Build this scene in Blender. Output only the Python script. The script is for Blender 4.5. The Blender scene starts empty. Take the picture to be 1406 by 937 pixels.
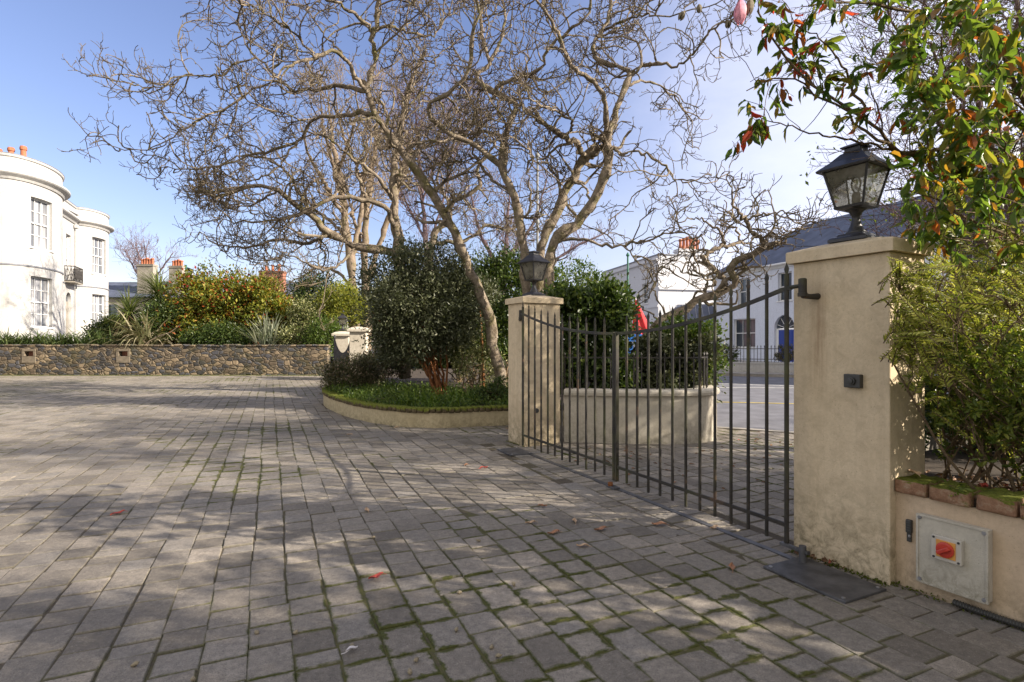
import bpy, bmesh, math, random
import numpy as np
from mathutils import Vector, Matrix

SC = bpy.context.scene
COL = SC.collection
PI = math.pi
CAMH, F, CX, CY = 1.4, 760.0, 703.0, 468.5

def P(px, py, d):
    """point seen at photograph pixel (px, py) at depth d"""
    return np.array([(px-CX)/F*d, d, CAMH-(py-CY)/F*d])

def G(px, d, z=0.0):
    return np.array([(px-CX)/F*d, d, z])

# ------------------------------------------------------------------ mesh collecting
class MB:
    def __init__(s):
        s.v = []; s.n = 0; s.f = []          # f: (faces array (M,k), mat index, uv or None)
    def add(s, V, Fc, mi=0, uv=None):
        V = np.asarray(V, float).reshape(-1, 3)
        if not isinstance(Fc, list) or (len(Fc) and not isinstance(Fc[0], np.ndarray)):
            Fc = [Fc]
        for fa in Fc:
            fa = np.asarray(fa, np.int64)
            if fa.ndim == 1: fa = fa[None, :]
            if len(fa): s.f.append((fa+s.n, mi, uv))
        s.v.append(V); s.n += len(V)
        return s
    def join(s, o, mi=None):
        for fa, m, uv in o.f: s.f.append((fa+s.n, m if mi is None else mi, uv))
        s.v += o.v; s.n += o.n
        return s
    def verts(s):
        return np.concatenate(s.v) if s.v else np.zeros((0, 3))
    def mesh(s, name, mats, off=(0, 0, 0), smooth=False):
        me = bpy.data.meshes.new(name)
        V = s.verts() - np.asarray(off, float)
        me.vertices.add(len(V)); me.vertices.foreach_set('co', V.astype(np.float32).ravel())
        loops = np.concatenate([fa.ravel() for fa, _, _ in s.f]).astype(np.int32)
        tot = np.concatenate([np.full(len(fa), fa.shape[1]) for fa, _, _ in s.f])
        start = np.concatenate([[0], np.cumsum(tot)[:-1]]).astype(np.int32)
        mi = np.concatenate([np.full(len(fa), m) for fa, m, _ in s.f]).astype(np.int32)
        me.loops.add(len(loops)); me.loops.foreach_set('vertex_index', loops)
        me.polygons.add(len(tot)); me.polygons.foreach_set('loop_start', start)
        if mi.any(): me.polygons.foreach_set('material_index', mi)
        me.polygons.foreach_set('use_smooth', np.full(len(tot), smooth, bool))
        if any(u is not None for _, _, u in s.f):
            uvl = me.uv_layers.new(name='UVMap')
            U = np.concatenate([(np.zeros((fa.size, 2)) if u is None else np.asarray(u, float).reshape(-1, 2)) for fa, _, u in s.f])
            uvl.data.foreach_set('uv', U.astype(np.float32).ravel())
        for m in (mats if isinstance(mats, (list, tuple)) else [mats]): me.materials.append(m)
        me.update(calc_edges=True); me.validate()
        return me

OFF = {}
def tag(o, label=None, cat=None, group=None, kind=None):
    if label: o['label'] = label
    if cat: o['category'] = cat
    if group: o['group'] = group
    if kind: o['kind'] = kind
    return o

def empty(name, loc, label, cat, group=None):
    o = bpy.data.objects.new(name, None); COL.objects.link(o)
    o.empty_display_size = .1
    o.location = loc; OFF[o.name] = np.array(loc, float)
    return tag(o, label, cat, group)

def part(name, mb, mats, parent, smooth=False, label=None):
    off = OFF[parent.name]
    o = bpy.data.objects.new(name, mb.mesh(name, mats, off, smooth)); COL.objects.link(o)
    o.parent = parent; OFF[o.name] = off
    if label: o['label'] = label
    return o

def single(name, mb, mats, label=None, cat=None, group=None, kind=None, smooth=False, loc=None):
    V = mb.verts()
    if loc is None:
        loc = np.array([(V[:, 0].min()+V[:, 0].max())/2, (V[:, 1].min()+V[:, 1].max())/2, V[:, 2].min()]) if kind != 'structure' else np.zeros(3)
    o = bpy.data.objects.new(name, mb.mesh(name, mats, loc, smooth)); COL.objects.link(o)
    o.location = loc; OFF[o.name] = np.array(loc, float)
    return tag(o, label, cat, group, kind)

def copy_tree(o, parent=None):
    c = o.copy(); COL.objects.link(c)
    if parent is not None: c.parent = parent
    for ch in list(o.children): copy_tree(ch, c)
    return c

# ------------------------------------------------------------------ shapes
def basis(dx):
    """local x axis along dx (horizontal), y = left of it, z up"""
    dx = np.array([dx[0], dx[1], 0.]); dx /= np.linalg.norm(dx)
    return np.array([dx, [-dx[1], dx[0], 0], [0, 0, 1.]])

def box(mb, c, size, B=None, bevel=0.0, mi=0, seg=2):
    """box of size (along B rows) centred on c"""
    hx, hy, hz = np.array(size)/2
    if bevel > 0:
        bm = bmesh.new(); bmesh.ops.create_cube(bm, size=1.0)
        for v in bm.verts: v.co = Vector((v.co.x*hx*2, v.co.y*hy*2, v.co.z*hz*2))
        bmesh.ops.bevel(bm, geom=bm.edges[:], offset=bevel, segments=seg, profile=.6, affect='EDGES')
        bm.verts.index_update()
        V = np.array([v.co[:] for v in bm.verts]); fs = [[v.index for v in f.verts] for f in bm.faces]
        bm.free()
        out = {}
        for f in fs: out.setdefault(len(f), []).append(f)
        fl = [np.array(x) for x in out.values()]
    else:
        V = np.array([[x, y, z] for z in (-hz, hz) for x, y in ((-hx, -hy), (hx, -hy), (hx, hy), (-hx, hy))])
        fl = [np.array([[3, 2, 1, 0], [4, 5, 6, 7], [0, 1, 5, 4], [1, 2, 6, 5], [2, 3, 7, 6], [3, 0, 4, 7]])]
    if B is not None: V = V @ B
    return mb.add(V+np.asarray(c, float), fl, mi)

def frames(Pts):
    """tangent, normal, binormal for polylines (B,P,3)"""
    T = np.empty_like(Pts)
    T[:, 1:-1] = Pts[:, 2:]-Pts[:, :-2]; T[:, 0] = Pts[:, 1]-Pts[:, 0]; T[:, -1] = Pts[:, -1]-Pts[:, -2]
    T /= np.linalg.norm(T, axis=2, keepdims=True)+1e-12
    ref = np.zeros_like(T[:, :1]); mean = Pts[:, -1:]-Pts[:, :1]
    k = np.argmin(np.abs(mean), axis=2)[..., None]
    np.put_along_axis(ref, k, 1.0, axis=2)
    N = np.cross(T, np.broadcast_to(ref, T.shape)); N /= np.linalg.norm(N, axis=2, keepdims=True)+1e-12
    return T, N, np.cross(T, N)

def tubes(mb, Pts, R, sides=6, mi=0, cap=False, rough=0, rng=None):
    Pts = np.asarray(Pts, float); R = np.asarray(R, float)
    if Pts.ndim == 2: Pts = Pts[None]; R = np.broadcast_to(R, Pts.shape[1:2])[None] if R.ndim <= 1 else R
    B, n, _ = Pts.shape
    if B == 0: return mb
    T, N, Bn = frames(Pts)
    a = np.arange(sides)*2*PI/sides
    Rr = R[:, :, None]*np.ones(sides)
    if rough: Rr = Rr*(1+rough*rng.standard_normal(Rr.shape))
    V = Pts[:, :, None, :] + Rr[..., None]*(np.cos(a)[:, None]*N[:, :, None, :]+np.sin(a)[:, None]*Bn[:, :, None, :])
    i = np.arange(n-1)[:, None]; j = np.arange(sides)[None, :]; j2 = (j+1) % sides
    q = np.stack([i*sides+j, i*sides+j2, (i+1)*sides+j2, (i+1)*sides+j], -1).reshape(-1, 4)
    Fq = (q[None]+(np.arange(B)*n*sides)[:, None, None]).reshape(-1, 4)
    fl = [Fq]
    if cap:
        c0 = np.arange(sides)[::-1]; c1 = (n-1)*sides+np.arange(sides)
        fl.append((np.stack([c0, c1])[None]+(np.arange(B)*n*sides)[:, None, None]).reshape(-1, sides))
    return mb.add(V.reshape(-1, 3), fl, mi)

def catmull(pts, n):
    pts = np.asarray(pts, float); m = len(pts)
    Q = np.vstack([2*pts[0]-pts[1], pts, 2*pts[-1]-pts[-2]])
    seg = np.linalg.norm(np.diff(pts, axis=0), axis=1); S = np.concatenate([[0], np.cumsum(seg)])
    u = np.linspace(0, S[-1], n); out = []
    for x in u:
        i = min(max(np.searchsorted(S, x, side='right')-1, 0), m-2); t = (x-S[i])/(S[i+1]-S[i]+1e-12)
        p0, p1, p2, p3 = Q[i], Q[i+1], Q[i+2], Q[i+3]
        out.append(.5*((2*p1)+(-p0+p2)*t+(2*p0-5*p1+4*p2-p3)*t*t+(-p0+3*p1-3*p2+p3)*t**3))
    return np.array(out)

def lathe(mb, prof, c, n=24, ang=0.0, mi=0, sq=False):
    """prof: (r, z) list; n=4 gives square sections with r = half side"""
    k = math.sqrt(2) if n == 4 else 1.0
    a = ang+(PI/4 if n == 4 else 0)+np.arange(n)*2*PI/n
    V = np.array([[r*k*math.cos(x), r*k*math.sin(x), z] for r, z in prof for x in a])+np.asarray(c, float)
    m = len(prof); i = np.arange(m-1)[:, None]; j = np.arange(n)[None]; j2 = (j+1) % n
    q = np.stack([i*n+j, i*n+j2, (i+1)*n+j2, (i+1)*n+j], -1).reshape(-1, 4)
    return mb.add(V, [q, np.arange(n)[::-1][None], ((m-1)*n+np.arange(n))[None]], mi)

def pathnormals(p):
    """left-hand normals of a 2D polyline"""
    p = np.asarray(p, float); t = np.empty_like(p)
    t[1:-1] = p[2:]-p[:-2]; t[0] = p[1]-p[0]; t[-1] = p[-1]-p[-2]
    t /= np.linalg.norm(t, axis=1, keepdims=True)
    return np.stack([-t[:, 1], t[:, 0]], 1)

def sweep(mb, path, prof, mi=0, cap=True, sign=1, closed_prof=True):
    """prof (o, z): o offset along the left normal of the 2D path"""
    path = np.asarray(path, float); N = pathnormals(path)*sign; pr = np.asarray(prof, float); k = len(pr); n = len(path)
    V = np.zeros((n, k, 3)); V[:, :, :2] = path[:, None]+N[:, None]*pr[None, :, 0:1]; V[:, :, 2] = pr[None, :, 1]
    i = np.arange(n-1)[:, None]; j = np.arange(k if closed_prof else k-1)[None]; j2 = (j+1) % k
    q = np.stack([i*k+j, i*k+j2, (i+1)*k+j2, (i+1)*k+j], -1).reshape(-1, 4)
    fl = [q]
    if cap and closed_prof: fl += [np.arange(k)[::-1][None], ((n-1)*k+np.arange(k))[None]]
    return mb.add(V.reshape(-1, 3), fl, mi)

def poly(mb, pts2, z, mi=0):
    pts2 = np.asarray(pts2, float)
    return mb.add(np.column_stack([pts2, np.full(len(pts2), z)]), np.arange(len(pts2))[None], mi)

def resample2(path, step):
    path = np.asarray(path, float); n = max(2, int(np.linalg.norm(np.diff(path, axis=0), axis=1).sum()/step))
    p3 = np.column_stack([path, np.zeros(len(path))])
    return catmull(p3, n)[:, :2]

# ------------------------------------------------------------------ leaves and plants
def nrm(a): return a/(np.linalg.norm(a, axis=-1, keepdims=True)+1e-12)

def leaves(mb, rng, pos, dirs, size, wr=.45, detail=1, up=None, fold=.25, curl=.15, mi=0):
    """leaf blades starting at pos along dirs; up steers the blade's face"""
    n = len(pos); dirs = nrm(dirs); size = np.broadcast_to(size, (n,))[:, None]
    if up is None: up = rng.standard_normal((n, 3))+np.array([0, 0, .8])
    s = nrm(np.cross(dirs, up)); u = np.cross(s, dirs)
    wr = np.broadcast_to(wr, (n,))[:, None]
    def pt(l, w, h): return pos+dirs*l*size+s*w*wr*size+u*h*size
    if detail == 0:
        V = np.stack([pt(0, 0, 0), pt(.5, .5, fold*.15), pt(1, 0, -curl*.5), pt(.45, -.5, fold*.15)], 1)
        return mb.add(V.reshape(-1, 3), [np.arange(n*4).reshape(-1, 4)], mi)
    f = fold*wr
    V = np.stack([pt(0, 0, 0), pt(.3, 0, .02), pt(.68, 0, -curl*.4), pt(1, 0, -curl),
                  pt(.3, .4, .02+f), pt(.66, .46, -curl*.4+f), pt(.3, -.4, .02+f), pt(.66, -.46, -curl*.4+f)], 1)
    b = (np.arange(n)*8)[:, None]
    q = np.concatenate([b+np.array([1, 2, 5, 4]), b+np.array([2, 1, 6, 7])])
    t = np.concatenate([b+np.array([0, 1, 4]), b+np.array([2, 3, 5]), b+np.array([1, 0, 6]), b+np.array([3, 2, 7])])
    return mb.add(V.reshape(-1, 3), [q, t], mi)

def straps(mb, rng, base, yaw, tilt, length, width, droop, segs=6, mi=0, taper=.85):
    """arching strap leaves, vectorised"""
    n = len(base); k = segs+1; t = np.linspace(0, 1, k)
    el = tilt[:, None]-droop[:, None]*t[None]**1.4
    step = length[:, None]/segs
    hor = np.cumsum(np.cos(el)*step, 1)-np.cos(el[:, :1])*step; ver = np.cumsum(np.sin(el)*step, 1)-np.sin(el[:, :1])*step
    d = np.stack([np.cos(yaw), np.sin(yaw)], 1)
    C = np.empty((n, k, 3)); C[..., :2] = base[:, None, :2]+d[:, None]*hor[..., None]; C[..., 2] = base[:, None, 2]+ver
    sd = np.stack([-d[:, 1], d[:, 0], np.zeros(n)], 1)[:, None]
    w = (width[:, None]*np.minimum(1, (1-t[None]**2.2))*(1-.25*(1-t[None])**3)*.5)[..., None]+.0006
    upn = np.zeros((n, k, 3)); upn[..., :2] = -d[:, None]*np.sin(el)[..., None]; upn[..., 2] = np.cos(el)
    V = np.stack([C+sd*w+upn*w*.5, C, C-sd*w+upn*w*.5], 2)
    i = np.arange(segs)[:, None]; j = np.arange(2)[None]
    q = np.stack([i*3+j, i*3+j+1, (i+1)*3+j+1, (i+1)*3+j], -1).reshape(-1, 4)
    Fq = (q[None]+(np.arange(n)*k*3)[:, None, None]).reshape(-1, 4)
    return mb.add(V.reshape(-1, 3), [Fq], mi)

def walk(rng, start, d, length, n, wig, up=0., zig=0.):
    B = len(start); Q = np.empty((B, n, 3)); Q[:, 0] = start; d = nrm(d); step = (length/(n-1))[:, None]
    cur = zig*rng.standard_normal((B, 3))
    for i in range(1, n):
        cur = .45*cur+zig*rng.standard_normal((B, 3)); d = nrm(d+wig*rng.standard_normal((B, 3))+np.array([0, 0, up])+cur)
        Q[:, i] = Q[:, i-1]+d*step
    return Q

def sprout(rng, Pts, R, dens, lr, n, ang=(35, 75), wig=.25, up=.08, rk=.5, rmin=.003, t0=.15, t1=1., zig=0., rmax=1., tip=1.0):
    """children along a batch of parent polylines"""
    seg = np.linalg.norm(np.diff(Pts, axis=1), axis=2); L = seg.sum(1)
    cnt = np.maximum(0, rng.poisson(L*dens*(t1-t0))); idx = np.repeat(np.arange(len(Pts)), cnt)
    if len(idx) == 0: return np.zeros((0, n, 3)), np.zeros((0, n))
    t = t0+(t1-t0)*rng.random(len(idx))**.85
    m = Pts.shape[1]; x = t*(m-1); i = np.minimum(x.astype(int), m-2); f = (x-i)[:, None]
    p = Pts[idx, i]*(1-f)+Pts[idx, i+1]*f; tg = nrm(Pts[idx, i+1]-Pts[idx, i]); r = R[idx, i]*(1-f[:, 0])+R[idx, i+1]*f[:, 0]
    a = np.radians(rng.uniform(*ang, len(idx)))[:, None]
    pr = nrm(np.cross(tg, rng.standard_normal((len(idx), 3))))
    d = tg*np.cos(a)+pr*np.sin(a)
    ln = rng.uniform(*lr, len(idx))*(1-.35*t)
    r0 = np.clip(r*rk*rng.uniform(.7, 1.1, len(idx)), rmin, rmax)
    C = walk(rng, p, d, ln, n, wig, up, zig)
    CR = r0[:, None]*np.linspace(1, .45, n)[None]
    return C, np.maximum(CR, rmin*.7)

# ------------------------------------------------------------------ materials
MATS = {}
class NT:
    def __init__(s, name):
        s.m = bpy.data.materials.new(name); s.m.use_nodes = True; s.t = s.m.node_tree; s.t.nodes.clear()
        s.out = s.n('ShaderNodeOutputMaterial')
    def n(s, kind, **kw):
        nd = s.t.nodes.new(kind)
        for k, v in kw.items():
            if k.startswith('_'): nd.inputs[k[1:].replace('_', ' ')].default_value = v
            else: setattr(nd, k, v)
        return nd
    def l(s, a, b): s.t.links.new(a, b); return s
    def noise(s, scale, detail=5, rough=.6, vec=None, dist=0.):
        nd = s.n('ShaderNodeTexNoise'); nd.inputs['Scale'].default_value = scale; nd.inputs['Detail'].default_value = detail
        nd.inputs['Roughness'].default_value = rough; nd.inputs['Distortion'].default_value = dist
        if vec is not None: s.l(vec, nd.inputs['Vector'])
        return nd.outputs['Fac']
    def ramp(s, fac, stops, interp='LINEAR'):
        nd = s.n('ShaderNodeValToRGB'); nd.color_ramp.interpolation = interp
        el = nd.color_ramp.elements
        while len(el) < len(stops): el.new(.5)
        for e, (p, c) in zip(el, stops):
            e.position = p; e.color = (c, c, c, 1) if isinstance(c, (int, float)) else (*c, 1)
        s.l(fac, nd.inputs['Fac']); return nd.outputs['Color']
    def mix(s, fac, a, b, mode='MIX'):
        nd = s.n('ShaderNodeMix', data_type='RGBA', blend_type=mode)
        for v, k in ((fac, 0), (a, 6), (b, 7)):
            if hasattr(v, 'links'): s.l(v, nd.inputs[k])
            else: nd.inputs[k].default_value = v if k == 0 else (*v, 1)
        return nd.outputs[2]
    def math(s, op, a, b=0., c=None):
        nd = s.n('ShaderNodeMath', operation=op)
        for i, v in enumerate((a, b) if c is None else (a, b, c)):
            if hasattr(v, 'links'): s.l(v, nd.inputs[i])
            else: nd.inputs[i].default_value = v
        return nd.outputs[0]
    def coord(s, which='Object'): return s.n('ShaderNodeTexCoord').outputs[which]
    def pos(s): return s.n('ShaderNodeNewGeometry').outputs['Position']
    def island(s): return s.n('ShaderNodeNewGeometry').outputs['Random Per Island']
    def bump(s, h, strength=.3, dist=.01):
        nd = s.n('ShaderNodeBump'); nd.inputs['Strength'].default_value = strength; nd.inputs['Distance'].default_value = dist
        s.l(h, nd.inputs['Height']); return nd.outputs['Normal']
    def bsdf(s, col, rough=.8, metal=0., normal=None, spec=None, **kw):
        b = s.n('ShaderNodeBsdfPrincipled')
        for v, k in ((col, 'Base Color'), (rough, 'Roughness')):
            if hasattr(v, 'links'): s.l(v, b.inputs[k])
            else: b.inputs[k].default_value = (*v, 1) if k == 'Base Color' else v
        b.inputs['Metallic'].default_value = metal
        if spec is not None: b.inputs['Specular IOR Level'].default_value = spec
        if normal is not None: s.l(normal, b.inputs['Normal'])
        return b.outputs[0]
    def done(s, sh): s.l(sh, s.out.inputs['Surface']); MATS[s.m.name] = s.m; return s.m

def leaf_mat(name, stops, gloss=.4, trans=.3, var=1.6, lo=.75, hi=1.25, interp='LINEAR'):
    t = NT(name); c = t.ramp(t.island(), stops, interp)
    k = t.ramp(t.noise(var, 3, .6, t.pos()), [(.3, lo), (.7, hi)])
    c = t.mix(1., c, k, 'MULTIPLY')
    b = t.bsdf(c, gloss, spec=.35)
    tr = t.n('ShaderNodeBsdfTranslucent'); t.l(t.mix(1., c, (1.25, 1.3, .6), 'MULTIPLY'), tr.inputs['Color'])
    ms = t.n('ShaderNodeMixShader'); ms.inputs[0].default_value = trans; t.l(b, ms.inputs[1]); t.l(tr.outputs[0], ms.inputs[2])
    return t.done(ms.outputs[0])

def bark_mat(name, c0, c1, moss=0., scale=9.):
    t = NT(name); p = t.pos()
    n1 = t.noise(scale, 6, .65, p); c = t.ramp(n1, [(.32, c0), (.68, c1)])
    n2 = t.noise(scale*7, 3, .6, p)
    c = t.mix(t.ramp(n2, [(.45, 0.), (.75, .35)]), c, tuple(x*.45 for x in c0))
    if moss:
        c = t.mix(t.ramp(t.noise(3., 5, .7, p), [(.52, 0.), (.62, moss)]), c, (.13, .12, .035))
    b = t.bump(t.math('ADD', n1, t.math('MULTIPLY', n2, .6)), 1., .035)
    return t.done(t.bsdf(c, .9, normal=b, spec=.2))

def plain(name, col, rough=.5, metal=0., spec=None, var=.12, scale=8., bump=0.):
    t = NT(name); p = t.pos(); n = t.noise(scale, 5, .6, p)
    c = t.mix(1., col, t.ramp(n, [(.3, 1-var), (.7, 1+var)]), 'MULTIPLY')
    nb = t.bump(t.noise(scale*12, 3, .6, p), bump, .004) if bump else None
    return t.done(t.bsdf(c, rough, metal, nb, spec))
# ================================================================== materials of the place
def render_mat(name, base, stain, moss=.5, zfade=.45, rust=None):
    """painted render: blotchy, streaked, dirty and green low down"""
    t = NT(name); p = t.pos()
    big = t.noise(2.2, 6, .65, p); fine = t.noise(60, 4, .6, p)
    c = t.mix(t.ramp(big, [(.35, 0.), (.72, .55)]), base, stain)
    mp = t.n('ShaderNodeMapping'); mp.inputs['Scale'].default_value = (9, 9, .5); t.l(p, mp.inputs['Vector'])
    st = t.noise(1.6, 5, .6, mp.outputs[0])
    c = t.mix(t.ramp(st, [(.52, 0.), (.78, .35)]), c, tuple(x*.6 for x in stain))
    sep = t.n('ShaderNodeSeparateXYZ'); t.l(p, sep.inputs[0])
    low = t.n('ShaderNodeMapRange'); low.inputs[1].default_value = zfade; low.inputs[2].default_value = 0.02
    low.inputs[3].default_value = 0.; low.inputs[4].default_value = 1.; t.l(sep.outputs[2], low.inputs[0])
    grime = t.math('MULTIPLY', low.outputs[0], t.ramp(t.noise(14, 8, .75, p, .6), [(.42, .15), (.62, 1.)]))
    c = t.mix(t.math('MULTIPLY', grime, moss), c, (.095, .085, .04))
    mid = t.noise(11, 7, .72, p, .5)
    c = t.mix(t.ramp(mid, [(.46, .0), (.66, .4)]), c, tuple(x*.66 for x in stain))
    c = t.mix(t.ramp(fine, [(.3, .0), (.75, .4)]), c, tuple(x*.68 for x in base))
    spk = t.noise(130, 2, .5, p); c = t.mix(t.ramp(spk, [(.66, 0.), (.74, .55)]), c, tuple(x*.4 for x in stain))
    if rust is not None:
        vs = t.n('ShaderNodeVectorMath', operation='SUBTRACT'); t.l(p, vs.inputs[0]); vs.inputs[1].default_value = rust
        vm = t.n('ShaderNodeVectorMath', operation='MULTIPLY'); t.l(vs.outputs[0], vm.inputs[0]); vm.inputs[1].default_value = (11, 11, 2.)
        ln = t.n('ShaderNodeVectorMath', operation='LENGTH'); t.l(vm.outputs[0], ln.inputs[0])
        k = t.math('MULTIPLY', t.ramp(ln.outputs['Value'], [(.15, .5), (.95, 0.)]), t.ramp(t.noise(5, 6, .7, mp.outputs[0]), [(.35, .2), (.6, 1.)]))
        c = t.mix(k, c, (.20, .105, .05))
    sp = t.n('ShaderNodeTexVoronoi'); sp.inputs['Scale'].default_value = 210; t.l(p, sp.inputs['Vector'])
    b = t.bump(t.math('ADD', t.math('MULTIPLY', sp.outputs['Distance'], .5), fine), .35, .003)
    return t.done(t.bsdf(c, .9, normal=b, spec=.2))

render_mat('pillar_render', (.70, .58, .405), (.53, .415, .26), 1., .62, (1.96, 3.54, 1.45))
render_mat('bed_render', (.58, .49, .32), (.42, .34, .19), .75, .3)
render_mat('road_wall_render', (.60, .55, .46), (.44, .39, .29), .6, .4)
render_mat('low_wall_render', (.60, .47, .33), (.46, .35, .23), .7, .25)
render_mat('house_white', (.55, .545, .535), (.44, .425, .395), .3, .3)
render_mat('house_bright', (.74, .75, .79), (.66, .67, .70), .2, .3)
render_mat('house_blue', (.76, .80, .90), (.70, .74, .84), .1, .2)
plain('white_paint', (.78, .78, .77), .45, var=.05)
plain('black_iron', (.040, .036, .032), .45, .3, var=.5, scale=30, bump=.3)
def iron():
    t = NT('gate_iron'); p = t.pos(); n = t.noise(5., 6, .7, p)
    c = t.ramp(n, [(.38, (.02, .018, .016)), (.57, (.042, .037, .03)), (.7, (.14, .075, .04))])
    c = t.mix(t.ramp(t.noise(2.3, 4, .6, p), [(.5, 0.), (.66, .65)]), c, (.085, .09, .03))
    return t.done(t.bsdf(c, .55, .25, t.bump(t.noise(90, 3, .6, p), .3, .002)))
iron()
plain('lamp_paint', (.035, .034, .036), .38, .2, var=.3, scale=20, bump=.15)
plain('steel', (.33, .33, .34), .45, .8, var=.3, scale=14)
plain('plate_steel', (.10, .10, .105), .55, .5, var=.45, scale=9, bump=.2)
plain('grey_plastic', (.48, .45, .385), .45, var=.1)
plain('red_plastic', (.52, .05, .03), .35, var=.2)
plain('yellow_plastic', (.62, .30, .07), .4, var=.15)
plain('dark_plastic', (.045, .045, .042), .45, var=.2)
plain('terracotta', (.40, .14, .07), .8, var=.3)
plain('slate', (.085, .10, .145), .65, var=.3, scale=1.4)
plain('lead', (.22, .23, .26), .55, var=.2)
plain('dark_hole', (.012, .011, .01), .9)
plain('soil', (.045, .032, .02), .95, var=.5, scale=5, bump=.6)
plain('asphalt', (.14, .14, .155), .85, var=.3, scale=2.2, bump=.5)
plain('concrete', (.30, .28, .25), .9, var=.25, scale=3, bump=.4)
plain('yellow_line', (.55, .42, .08), .8, var=.3)
plain('white_line', (.55, .55, .52), .8, var=.3)
plain('blue_paint', (.015, .05, .30), .35, var=.08)
plain('blue_board', (.02, .14, .48), .45, var=.1)
plain('red_cloth', (.60, .03, .035), .8, var=.25)
plain('brick_red', (.30, .13, .08), .9, var=.4, scale=3)
plain('stone_grey', (.32, .29, .24), .9, var=.3, scale=1.2)
plain('green_pole', (.03, .14, .09), .5)
plain('grey_pole', (.24, .24, .23), .6)
plain('grass_ground', (.07, .09, .03), .95, var=.4, scale=1.)
plain('gate_board', (.055, .055, .062), .6, var=.3, scale=9)
plain('petal_red', (.38, .06, .04), .5, var=.3, scale=60)
plain('leaf_brown', (.30, .15, .08), .7, var=.4, scale=60)
plain('leaf_tan', (.46, .32, .2), .7, var=.3, scale=60)
plain('bud_pale', (.25, .21, .14), .8, var=.3, scale=90)
plain('petal_pink', (.70, .28, .36), .5, var=.35, scale=60)
plain('bud_scale', (.16, .13, .08), .8, var=.4, scale=90)
plain('feather_white', (.62, .60, .62), .7)
plain('black_flag', (.02, .03, .02), .8)

def glass(name, tint, k):
    t = NT(name); g = t.n('ShaderNodeBsdfGlossy'); g.inputs['Roughness'].default_value = .06
    g.inputs['Color'].default_value = (.9, .9, .9, 1)
    tr = t.n('ShaderNodeBsdfTransparent'); tr.inputs['Color'].default_value = (*tint, 1)
    d = t.n('ShaderNodeBsdfDiffuse'); d.inputs['Color'].default_value = (.55, .52, .42, 1)
    tl = t.n('ShaderNodeBsdfTranslucent'); tl.inputs['Color'].default_value = (.75, .72, .6, 1)
    dd = t.n('ShaderNodeMixShader'); dd.inputs[0].default_value = .6; t.l(d.outputs[0], dd.inputs[1]); t.l(tl.outputs[0], dd.inputs[2])
    m1 = t.n('ShaderNodeMixShader'); t.l(tr.outputs[0], m1.inputs[1]); t.l(dd.outputs[0], m1.inputs[2])
    t.l(t.ramp(t.noise(9, 4, .6, t.pos()), [(.35, k*.45), (.7, k*1.4)]), m1.inputs[0])
    m2 = t.n('ShaderNodeMixShader'); fr = t.n('ShaderNodeFresnel'); fr.inputs[0].default_value = 1.5
    t.l(fr.outputs[0], m2.inputs[0]); t.l(m1.outputs[0], m2.inputs[1]); t.l(g.outputs[0], m2.inputs[2])
    return t.done(m2.outputs[0])
glass('lamp_glass', (.86, .84, .76), .45)
glass('bulb_glass', (.95, .95, .92), .15)

def pane_mat(name, lo, hi, sc):
    t = NT(name); p = t.pos(); mp = t.n('ShaderNodeMapping'); mp.inputs['Scale'].default_value = (sc, sc, .25); t.l(p, mp.inputs['Vector'])
    c = t.ramp(t.noise(1., 2, .5, mp.outputs[0]), [(.4, lo), (.6, hi)])
    return t.done(t.bsdf(c, .08, spec=.35))
pane_mat('pane_curtain', (.12, .13, .15), (.42, .42, .43), 5.)
pane_mat('pane_dark', (.03, .04, .05), (.10, .12, .15), 3.)

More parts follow.
